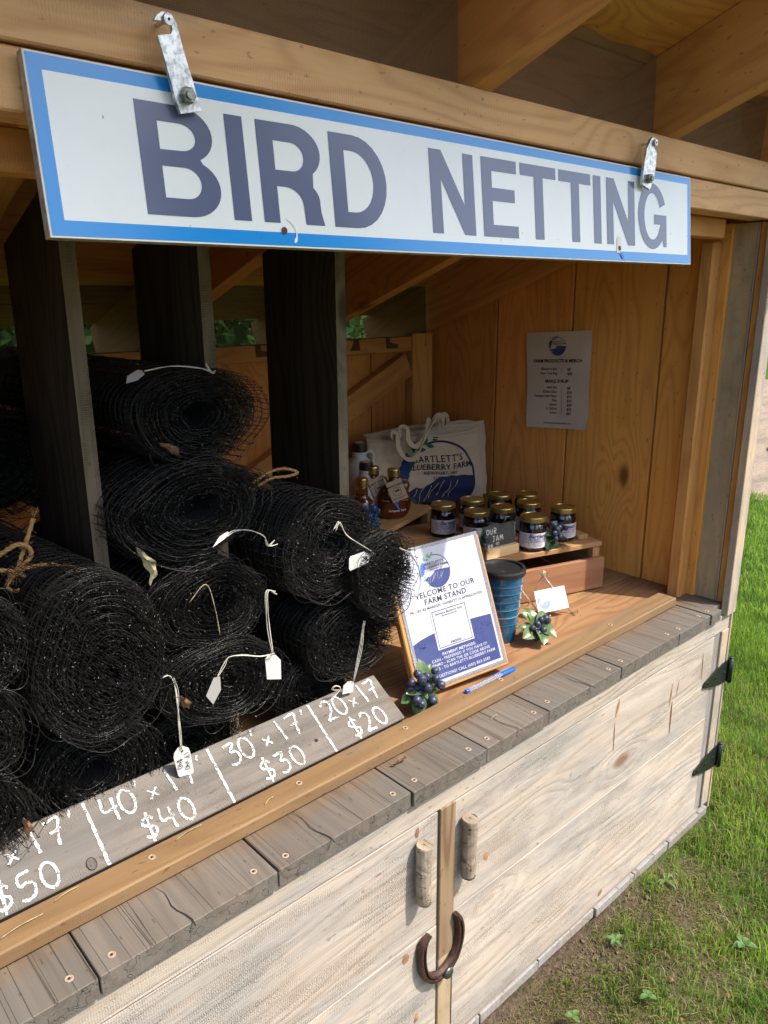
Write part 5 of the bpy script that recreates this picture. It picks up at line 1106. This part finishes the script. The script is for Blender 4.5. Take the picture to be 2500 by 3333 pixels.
def berr(n, rad, r, seed, sx=1, sz=1, yo=-.008):
    g = random.Random(seed); out = []; tries = 0
    while len(out) < n and tries < 5000:
        tries += 1; p = (g.uniform(-rad, rad)*sx, yo+g.uniform(-.5, .5)*rad, g.uniform(-rad, rad)*sz+rad*.6)
        if all((p[0]-q[0])**2+(p[1]-q[1])**2+(p[2]-q[2])**2 > (1.62*r)**2 for q in out): out.append((*p, r*g.uniform(.88, 1.08)))
    return out
berry_sprig(V(1.222, .212, -.955), 1, 'berry sprig with many dark berries at the foot of the payment sign', [((.05, .1, 1), .066, .016), ((.45, .0, .9), .056, .014), ((-.8, -.1, .35), .045, .012), ((.9, -.1, .55), .048, .013), ((1, -.1, .0), .05, .013), ((-1, .0, .0), .05, .014), ((.4, -.4, -.5), .045, .015), ((-.7, -.4, -.5), .045, .014), ((-.1, -.4, -.6), .04, .014)], berr(20, .028, .0088, 5, 1.15, .95, -.012), M_LEAF, M_BERRY, 1)
berry_sprig(V(1.750, .262, -.962), 1, 'berry sprig with wide open leaves lying beside the blue cup', [((.1, .5, .7), .052, .014), ((-.35, .45, .75), .050, .011), ((.75, .1, .55), .052, .014), ((1, -.25, .05), .052, .015), ((-.9, -.2, .0), .055, .017), ((-.35, -.65, -.15), .054, .017), ((.25, -.7, -.1), .052, .014), ((.95, -.55, -.25), .052, .010), ((-.95, .35, .25), .045, .011), ((-1, -.6, -.2), .04, .012)], [(-.022, -.010, .012, .0072), (-.008, -.012, .018, .0080), (.006, -.012, .024, .0075), (.022, -.012, .022, .0092), (.032, -.010, .014, .0088), (-.014, -.020, .000, .0075), (.002, -.022, .004, .0088), (-.006, -.024, -.010, .0085), (.010, -.020, -.006, .0085), (-.016, -.016, -.014, .0068)], M_LEAF, M_BERRY, 2, Vector((0, -.7, .7)))
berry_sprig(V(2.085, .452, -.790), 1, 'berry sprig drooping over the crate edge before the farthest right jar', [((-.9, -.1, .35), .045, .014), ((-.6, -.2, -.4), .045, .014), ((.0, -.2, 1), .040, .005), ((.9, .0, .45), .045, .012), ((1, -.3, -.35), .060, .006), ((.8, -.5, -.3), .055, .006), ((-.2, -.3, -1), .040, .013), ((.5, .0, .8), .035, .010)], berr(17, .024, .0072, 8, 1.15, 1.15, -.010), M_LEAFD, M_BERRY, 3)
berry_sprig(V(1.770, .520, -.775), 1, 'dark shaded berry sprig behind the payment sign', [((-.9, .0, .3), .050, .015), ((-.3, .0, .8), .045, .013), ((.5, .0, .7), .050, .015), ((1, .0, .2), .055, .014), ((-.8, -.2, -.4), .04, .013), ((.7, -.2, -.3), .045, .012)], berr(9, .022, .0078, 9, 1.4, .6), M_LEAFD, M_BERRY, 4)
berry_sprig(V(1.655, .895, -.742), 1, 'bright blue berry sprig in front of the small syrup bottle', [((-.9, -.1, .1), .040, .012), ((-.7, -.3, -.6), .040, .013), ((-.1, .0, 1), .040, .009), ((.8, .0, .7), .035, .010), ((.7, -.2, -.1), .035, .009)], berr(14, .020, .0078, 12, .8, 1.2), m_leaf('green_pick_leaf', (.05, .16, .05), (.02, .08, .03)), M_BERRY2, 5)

# ------------------------------------------------------------------ blue cup
def cup():
    loc = V(1.690, .345, -1.0); root = empty('travel_cup', loc, 'blue ribbed travel cup with a black lid behind the payment sign', 'cup'); T0 = Matrix.Translation(loc); H = .165
    rad = lambda z: .034+.0150*(z/H)**.9; prof = [(.001, 0), (rad(0), 0)]
    zs = np.linspace(.004, H, 80); ribs = [.045, .064, .083, .102, .121, .139]
    for z in zs:
        b = sum(math.exp(-((z-q)/.0016)**2) for q in ribs); prof.append((rad(z)+.0011*b, z))
    v, f = lathe(prof, 56); mesh_obj('cup_body', v, f, M_CUP, root, mw=T0, smooth=True)
    for k, q in enumerate(ribs):
        r = rad(q)+.0012; v, f = lathe([(r-.001, q-.0012), (r+.0002, q), (r-.001, q+.0012)], 56, cap=False); mesh_obj('rib', v, f, M_CUPRIM if k in (1, 2) else M_CUPRIB, root, mw=T0, smooth=True)
    r = rad(H); v, f = lathe([(r, H-.006), (r+.0035, H-.005), (r+.004, H+.004), (r+.0025, H+.008), (r-.004, H+.0085), (r-.006, H+.004), (.001, H+.003)], 56); mesh_obj('cup_lid', v, f, M_BLACKP, root, mw=T0, smooth=False)
    v, f = lathe([(.008, H+.0032), (.0075, H+.0036)], 20); v = [(a*1.3-.018, b*.8-.014, c) for a, b, c in v]; mesh_obj('sip_hole', v, f, M_HOLE, root, mw=T0)
cup()

# ------------------------------------------------------------------ card on easel
def easel():
    SH = V(-.022, .016, 0)-V(0, 0, 0)
    root = empty('card_easel', V(1.97, .36, -1.0), 'tiny clear easel standing on the shelf floor', 'easel')
    for dx, dy in ((0, 0), (.108, -.033)):
        P = lambda a, b, c: V(a+dx, b+dy, c)+SH
        tube('easel_leg', [P(1.862, .412, -.868), P(1.888, .372, -.925), P(1.918, .318, -.999)], .0022, M_ACRYL, root, 8)
        tube('easel_leg', [P(1.877, .405, -.875), P(1.868, .43, -.93), P(1.862, .455, -.999)], .0018, M_ACRYL, root, 8)
        tube('easel_foot', [P(1.918, .318, -.997), P(1.914, .298, -.990), P(1.913, .292, -.975)], .0020, M_ACRYL, root, 8)
        T = Matrix.Translation(P(1.875, .405, -.875)) @ Matrix.Rotation(R(90), 4, 'X') @ Matrix.Rotation(.5, 4, 'Y')
        v, f = lathe([(.003, -.003), (.0075, -.003), (.0075, .003), (.003, .003), (.003, -.003)], 18, cap=False); mesh_obj('easel_ring', v, f, M_ACRYL, root, mw=T, smooth=False)
    card = empty('business_card', V(1.955, .325, -.99), 'white business card with a faint blue emblem on the clear easel', 'card')
    BL, BR, TL = V(1.893, .321, -.974)+SH, V(2.012, .285, -.974)+SH, V(1.872, .367, -.895)+SH
    eu = (BR-BL).normalized(); W = .090; ev = (TL-BL); ev -= eu*ev.dot(eu); H = .0545; ev.normalize(); nn = eu.cross(ev); nn = -nn if nn.y > 0 else nn
    board('card_stock', BL+eu*W/2+ev*H/2, eu, ev, W, H, .001, M_PAPER, card, .0002)
    sh = Sheet(planar(BL+nn*.0006, eu, ev, nn, .0003)); logo(sh, .023, .025, .017, plain('faint_print', (.25, .28, .42), .6), plain('faint_ink', (.45, .45, .48), .6), plain('faint_green', (.35, .42, .40), .6), plain('faint_berry', (.25, .3, .5), .6), M_PAPER); sh.build(card)
easel()

# ------------------------------------------------------------------ pen
def pen():
    a = V(1.322, .150, -.9625); b = V(1.512, .1435, -.9615); d = (b-a).normalized(); root = empty('ballpoint_pen', (a+b)/2, 'clear ballpoint pen with a blue cap lying on the sill', 'pen')
    q = d.to_track_quat('Z', 'Y').to_matrix().to_4x4(); T0 = Matrix.Translation(a) @ q; L = (b-a).length
    v, f = lathe([(.0038, .004), (.0040, .006), (.0040, L*.72), (.0034, L*.74)], 6); mesh_obj('barrel', v, f, M_PENCLEAR, root, mw=T0)
    v, f = lathe([(.0011, .008), (.0011, L*.72)], 8); mesh_obj('ink_tube', v, f, M_PENINK, root, mw=T0)
    v, f = lathe([(.0036, -.002), (.0041, .0), (.0041, .006)], 12); mesh_obj('end_plug', v, f, M_PENBLUE, root, mw=T0)
    v, f = lathe([(.0048, L*.70), (.0050, L*.72), (.0047, L*.86), (.0032, L*.97), (.001, L)], 16); mesh_obj('cap', v, f, M_PENBLUE, root, mw=T0, smooth=True)
    v, f = tube_vf([T0 @ Vector((.0052, .0008, L*.90)), T0 @ Vector((.0068, .0008, L*.80)), T0 @ Vector((.0066, .0008, L*.58))], .0014, 6); mesh_obj('clip', v, f, M_PENBLUE, root)
pen()

# ------------------------------------------------------------------ price poster on the wall
def poster():
    TL, TR, BL, BR = (.878, -.147), (.588, -.1285), (.853, -.5075), (.5805, -.4875)
    root = empty('price_poster', V(XR, .73, -.5), 'white letter-size price list of farm products and maple syrup pinned to the side wall', 'poster')
    def fn(u, v, l):   # u 0..1 right, v 0..1 down
        y = (TL[0]*(1-u)+TR[0]*u)*(1-v)+(BL[0]*(1-u)+BR[0]*u)*v; z = (TL[1]*(1-u)+TR[1]*u)*(1-v)+(BL[1]*(1-u)+BR[1]*u)*v
        curl = .004*v**2*(1-u)+.003*math.sin(u*5+v*2)*v+.0025*math.sin(v*9+u*3)+.012*max(0, v-.85)/.15*u+.010*max(0, u-.93)*4*(1-v)
        p = V(XR, y, z); p.x -= .0035+abs(curl)+.0005*l; return p
    n, m = 14, 18; v = [fn(i/n, j/m, 0) for j in range(m+1) for i in range(n+1)]; f = [(j*(n+1)+i, j*(n+1)+i+1, (j+1)*(n+1)+i+1, (j+1)*(n+1)+i) for j in range(m) for i in range(n)]
    mesh_obj('paper', v, f, plain('poster_paper', (.56, .465, .39), .8, noise=.08, nscale=7), root, smooth=True)
    a = .773; sh = Sheet(lambda x, y, l: fn(x, -y*a, l+1)); Y = lambda v_: -v_/a
    logo(sh, .50, Y(.150), .120, M_PBLUE, M_PGREY, plain('poster_dark_green', (.04, .08, .05), .7), M_PBLUE, M_PAPER)
    T = lambda s_, x, v_, sz, al='CENTER', b=0: sh.text('printed_text', M_INK, s_, x, Y(v_), sz, b, al)
    T('FARM PRODUCTS & MERCH', .50, .298, .062, b=.012); T('MAPLE SYRUP', .49, .508, .060, b=.012)
    for s_, v_, p_ in (('Blueberry Jam', .378, '$8'), ('Farm Tote Bag', .424, '$20'), ('Half Pint', .572, '$8'), ('250ml Glass', .616, '$10'), ('Sunapee Lake Glass', .660, '$15'), ('Pint', .704, '$12'), ('Quart', .748, '$20'), ('½ Gallon', .792, '$32'), ('Gallon', .836, '$55')):
        T(s_, .50, v_, .046, 'RIGHT'); T(p_, .66, v_+.006, .050, 'LEFT', .008)
    for v0, v1 in ((.365, .43), (.56, .85)): sh.line('printed_rule', M_INK, [(.575, Y(v0+(v1-v0)*i/8)) for i in range(9)], .004, 2)
    T('www.bartlettsblueberryfarm.com', .52, .945, .034); sh.build(root)
poster()

# ------------------------------------------------------------------ grass
def grass(name, N, dens, hmin, hmax, wd, area, mat, label, seed, lean=.5):
    g = np.random.default_rng(seed); x = g.uniform(area[0], area[1], N); y = g.uniform(area[2], area[3], N)
    keep = dens(x, y, g.uniform(0, 1, N)); x = x[keep]; y = y[keep]; n = len(x)
    h = g.uniform(hmin, hmax, n)*np.clip(.35+.65*(1-np.array([soil_mask(a, b) if b < .1 else 0 for a, b in zip(x, y)])), .3, 1); a = g.uniform(0, 6.283, n); w_ = wd*g.uniform(.7, 1.3, n); ln = g.uniform(.1, 1, n)*lean
    gz = .012*np.sin(x*3.1+y*1.7)+.010*np.sin(x*7.3-y*5.1)+.006*np.sin(x*17+y*13)-.014
    bx = x*S; by = y*S; bz = np.where((x < 5) & (y < 2), gz, -.014)*S; ca, sa = np.cos(a), np.sin(a); b2 = a+g.normal(0, .8, n); cb, sb = np.cos(b2), np.sin(b2)
    P = np.zeros((n, 5, 3))
    P[:, 0] = np.stack([bx-sa*w_/2, by+ca*w_/2, bz], 1); P[:, 1] = np.stack([bx+sa*w_/2, by-ca*w_/2, bz], 1)
    mx, my, mz = bx+cb*h*ln*.3, by+sb*h*ln*.3, bz+h*.6
    P[:, 2] = np.stack([mx+sa*w_*.42, my-ca*w_*.42, mz], 1); P[:, 3] = np.stack([mx-sa*w_*.42, my+ca*w_*.42, mz], 1)
    P[:, 4] = np.stack([bx+cb*h*ln, by+sb*h*ln, bz+h*(1-.35*ln)], 1)
    i = np.arange(n)[:, None]*5; tri = np.concatenate([i+np.array([[0, 1, 2]]), i+np.array([[0, 2, 3]]), i+np.array([[3, 2, 4]])], axis=0)
    o = np_mesh(name, P.reshape(-1, 3), tri, mat, None, origin=(0, 0, 0), k=3)
    tag(o, label, 'grass', None, 'stuff'); return o
def m_grass(name, c1, c2, c3):
    t = NT(name); g = t.n('ShaderNodeNewGeometry'); tc = t.n('ShaderNodeTexCoord'); n = t.noise(tc.outputs['Object'], 5, 4, .6)
    c = t.mix(g.outputs['Random Per Island'], c1, c2); c = t.mix(t.sm(n, .42, .68), c, c3); t.fin(c, .5, 0, .35)
    tr = t.n('ShaderNodeBsdfTranslucent'); t.l(c, tr.inputs[0]); ms = t.n('ShaderNodeMixShader'); ms.inputs[0].default_value = .35; t.l(t.b.outputs[0], ms.inputs[1]); t.l(tr.outputs[0], ms.inputs[2]); t.l(ms.outputs[0], t.out.inputs[0]); return t.m
M_GR = m_grass('lawn_blades', (.155, .29, .035), (.31, .44, .065), (.125, .235, .035)); M_GRD = m_grass('straw_blades', (.30, .25, .12), (.20, .20, .07), (.22, .16, .08)); M_GRM = m_grass('moss_blades', (.15, .19, .035), (.22, .22, .05), (.10, .13, .025))
def d_lush(x, y, r):
    s = np.array([soil_mask(a, b) if b < .1 else 0.0 for a, b in zip(x, y)]); clump = .5+.5*np.sin(x*41+3*np.sin(y*27))*np.sin(y*37+2*np.sin(x*19))
    return (r < np.clip((1-s)**1.3*1.1+.07*clump*(s < .97), 0, 1)) & ~((y > -.03) & (x < 2.53))
grass('lawn_grass', 125000, d_lush, .020, .050, .0024, (1.2, 4.6, -1.0, 1.7), M_GR, 'dense green lawn blades around the right side of the stand', 3)
def d_short(x, y, r):
    c = np.sin(x*13+1.7*np.sin(y*17))*np.sin(y*15+1.3*np.sin(x*11)); return (r < np.clip(.40+.6*c, .10, 1)) & ~((y > -.03) & (x < 2.53))
grass('short_moss_grass', 130000, d_short, (.010), .026, .0020, (1.1, 3.0, -.9, .4), M_GRM, 'short mossy sprouts scattered over the bare earth', 4, .9)
grass('dry_grass', 16000, lambda x, y, r: ~((y > -.03) & (x < 2.53)), .018, .050, .0014, (1.1, 3.6, -.9, .9), M_GRD, 'dry straw-coloured stalks in the lawn', 5, 2.2)
grass('far_lawn_grass', 60000, lambda x, y, r: (y < .6*(x-2.3)+1.2) & (np.hypot(x, y+1) < 7.7+.2*np.sin(x*3)), .030, .060, .0042, (4.4, 7.6, -.4, 3.2), M_GR, 'lawn between the stand and the dirt drive', 6)
def weed(x, y, n, L, wd, label, name='broadleaf_weed', cat='weed', seed=0):
    g = random.Random(seed+7); root = empty(name, V(x, y, -Z0), label, cat, 'low broadleaf weeds by the stand')
    for k in range(n):
        a = k*2.4+g.uniform(-.4, .4); d = Vector((math.cos(a), math.sin(a), .35+g.uniform(0, .4))).normalized(); q = Vector((-math.sin(a), math.cos(a), 0)); c = V(x, y, -Z0+.0); v = []; f = []; N = 6; LL = L*g.uniform(.7, 1.1)
        for i in range(N+1):
            t_ = i/N; w_ = wd*math.sin(math.pi*(t_*.88+.08))**1.1; p = c+d*LL*t_+Vector((0, 0, -LL*.45*t_*t_+.002))
            v += [p-q*w_+Vector((0, 0, w_*.3)), p, p+q*w_+Vector((0, 0, w_*.3))]
        m = len(v); v += [p-Vector((0, 0, .0005)) for p in v]
        for i in range(N):
            for j in range(2): b = 3*i+j; f.append((b, b+1, b+4, b+3)); f.append((m+b+3, m+b+4, m+b+1, m+b))
        mesh_obj('leaf', v, f, M_WEED, root, smooth=True)
M_WEED = m_leaf('weed_leaf', (.08, .155, .035), (.04, .09, .02))
for i, (x, y, n, L, wd, lb) in enumerate(((1.72, -.10, 5, .030, .005, 'small weed hugging the plinth below the door middle'), (1.98, -.36, 5, .034, .008, 'broad plantain weed at the right of the bare earth'), (1.62, -.26, 4, .022, .006, 'little weed out on the bare earth'), (2.15, -.50, 5, .036, .008, 'leafy weed near the right edge of the photo'), (1.42, -.16, 4, .020, .006, 'tiny weed low on the bare soil'), (1.86, -.52, 5, .034, .007, 'weed in thick grass at the bottom right corner'), (2.05, -.08, 5, .035, .004, 'tuft-like weed beside the far part of the plinth'))): weed(x, y, n, L, wd, lb, seed=i)
for i, (x, y, L, lb) in enumerate(((1.70, -.28, .014, 'tan fallen leaf on the bare earth'), (2.02, -.36, .013, 'reddish fallen leaf right of the bare earth'), (1.62, -.36, .011, 'rust brown leaf low on the bare earth'), (1.78, -.40, .012, 'small red-brown leaf in the sprouts'))):
    a = i*1.3; v = []; c = V(x, y, -Z0+.004); d = Vector((math.cos(a), math.sin(a), .15)); q = Vector((-math.sin(a), math.cos(a), .1)); f = []
    for k in range(7):
        t_ = k/6; w_ = L*.38*math.sin(math.pi*(t_*.9+.05)); p = c+d*L*t_+Vector((0, 0, .004*math.sin(t_*4))); v += [p-q*w_, p+Vector((0, 0, .003)), p+q*w_]
    m = len(v); v += [p-Vector((0, 0, .0006)) for p in v]
    for k in range(6):
        for j in range(2): b = 3*k+j; f.append((b, b+1, b+4, b+3)); f.append((m+b+3, m+b+4, m+b+1, m+b))
    tag(mesh_obj('fallen_leaf', v, f, M_DRY), lb, 'fallen leaf', 'fallen leaves on the ground')
# crumbs of soil
def clods():
    g = np.random.default_rng(9); N = 2600; x = g.uniform(1.1, 2.6, N); y = g.uniform(-.75, -.02, N); V_ = []; F_ = []; base = np.array([(1, 0, 0), (0, 1, 0), (-1, 0, 0), (0, -1, 0), (0, 0, .8), (0, 0, -.6)]); tri = np.array([(0, 1, 4), (1, 2, 4), (2, 3, 4), (3, 0, 4), (1, 0, 5), (2, 1, 5), (3, 2, 5), (0, 3, 5)]); k = 0
    for a, b in zip(x, y):
        if soil_mask(a, b) < g.uniform(.2, .9): continue
        r = g.uniform(.0012, .0050)*(1 if g.uniform() < .9 else 1.7); c = np.array([a*S, b*S, (hills(a, b)-.013)*S]); V_.append(base*r*g.uniform(.6, 1.3, (6, 1))+c); F_.append(tri+k*6); k += 1
    tag(np_mesh('soil_crumbs', np.concatenate(V_), np.concatenate(F_), M_DIRTC, None, (0, 0, 0), 3), 'crumbs of dark earth on the bare patch', 'soil', None, 'stuff')
M_DIRTC = plain('soil_crumb', (.10, .072, .048), .95, noise=.5, nscale=200)
clods()
tag(tube('fallen_twig', catmull([V(8.4, 2.15, -Z0+.02), V(8.9, 2.2, -Z0+.05), V(9.5, 2.6, -Z0+.03), V(9.9, 2.65, -Z0+.02)], 6), .012, M_DRY, None, 5), 'thin dark twig lying on the dirt drive', 'twig')

# ------------------------------------------------------------------ trees
M_BARK = plain('bark', (.07, .05, .035), .9, noise=.5, nscale=20, bump=.8)
def m_tl(name, a, b):
    t = NT(name); g = t.n('ShaderNodeNewGeometry'); c = t.mix(g.outputs['Random Per Island'], a, b); t.fin(c, .5, 0, .3)
    tr = t.n('ShaderNodeBsdfTranslucent'); t.l(c, tr.inputs[0]); ms = t.n('ShaderNodeMixShader'); ms.inputs[0].default_value = .4; t.l(t.b.outputs[0], ms.inputs[1]); t.l(tr.outputs[0], ms.inputs[2]); t.l(ms.outputs[0], t.out.inputs[0]); return t.m
M_TL1 = m_tl('tree_leaves', (.035, .10, .018), (.08, .17, .03)); M_TL2 = m_tl('dark_tree_leaves', (.02, .055, .014), (.05, .10, .025))
def tree(x, y, h, cr, label, mat, seed, leaf=.09, n=9000, low=.18):
    g = np.random.default_rng(seed); root = empty('broadleaf_tree', Vector((x, y, 0)), label, 'tree', 'trees around the farm stand')
    pts = [Vector((x, y, -.1)), Vector((x+.1, y, h*.3)), Vector((x, y+.1, h*.6)), Vector((x, y, h*.9))]; ch = [tube_vf(catmull(pts, 4), list(np.linspace(.035*h, .008*h, 13)), 10)]
    cl = []
    for k in range(26):
        a = g.uniform(0, 6.28); zz = h*g.uniform(low, 1.0); rr = cr*math.sin(math.pi*min(1, max(.12, (zz/h-low+.12)/(1.12-low))))**.6*g.uniform(.35, .95); c = Vector((x+rr*math.cos(a), y+rr*math.sin(a), zz)); cl.append(c)
        ch.append(tube_vf([Vector((x, y, zz*.75)), (c+Vector((x, y, zz*.8)))/2, c], [.010*h, .006*h, .002*h], 5))
    multi('trunk', ch, M_BARK, root, True)
    cc = np.array([tuple(c) for c in cl]); idx = g.integers(0, len(cl), n); d = g.normal(0, 1, (n, 3)); d /= np.linalg.norm(d, axis=1, keepdims=True); p = cc[idx]+d*(cr*.42*g.uniform(.2, 1, (n, 1))**.5)*np.array([1, 1, .75]); p[:, 2] = np.maximum(p[:, 2], .2)
    u = g.normal(0, 1, (n, 3)); u /= np.linalg.norm(u, axis=1, keepdims=True); w_ = np.cross(u, g.normal(0, 1, (n, 3))); w_ /= np.linalg.norm(w_, axis=1, keepdims=True)
    s_ = leaf*g.uniform(.6, 1.3, (n, 1)); q = np.stack([p-u*s_, p+w_*s_*.55, p+u*s_, p-w_*s_*.55], 1)
    np_mesh('crown', q.reshape(-1, 3), np.arange(n*4).reshape(-1, 4), mat, root)
tree(3.2, 6.0, 5.5, 2.3, 'leafy tree close behind the stand, seen through the rear gap', M_TL1, 1, .085, 12000, .05)
tree(6.0, 8.0, 7.0, 3.0, 'tree behind the right rear of the stand', M_TL1, 2, .11, 10000, .05)
tree(.8, 7.2, 6.5, 2.8, 'tree behind the left rear of the stand', M_TL2, 3, .10, 10000, .05)
for i, (x, y, h) in enumerate(((4.6, 10.5, 6), (1.9, 10.5, 6), (8.3, 12.5, 8), (2.8, 8.2, 4))):
    tree(x, y, h, h*.52, ['round bush-like tree behind the stand, centre', 'bushy tree behind the stand, left of centre', 'larger tree farther behind the stand, right', 'low bush close behind the stand'][i], M_TL2, 60+i, .11, 9000, .0)
for i, (x, y, h) in enumerate(((26.5, 9.0, 9), (30, 13.5, 11), (27, 5.0, 8), (33, 9, 12), (24, 14.5, 9))):
    tree(x, y, h, h*.42, ['dark tree beyond the far lawn, nearest the corner post', 'tall dark tree beyond the drive, farther left', 'rounded tree beyond the drive at the far right', 'tallest tree in the distance beyond the drive', 'tree far off behind the side wall'][i], M_TL2 if i % 2 else M_TL1, 20+i, .22, 7000, .03)
for i, (x, y, h) in enumerate(((-7, -13, 8), (2, -16, 9), (10, -14, 9))):  # unseen trees added behind the camera to block horizon light and give reflections
    tree(x, y, h, h*.4, ['unseen tree added behind the photographer, left', 'unseen tree added behind the photographer, middle', 'unseen tree added behind the photographer, right'][i], M_TL1, 40+i, .25, 4500, .1)
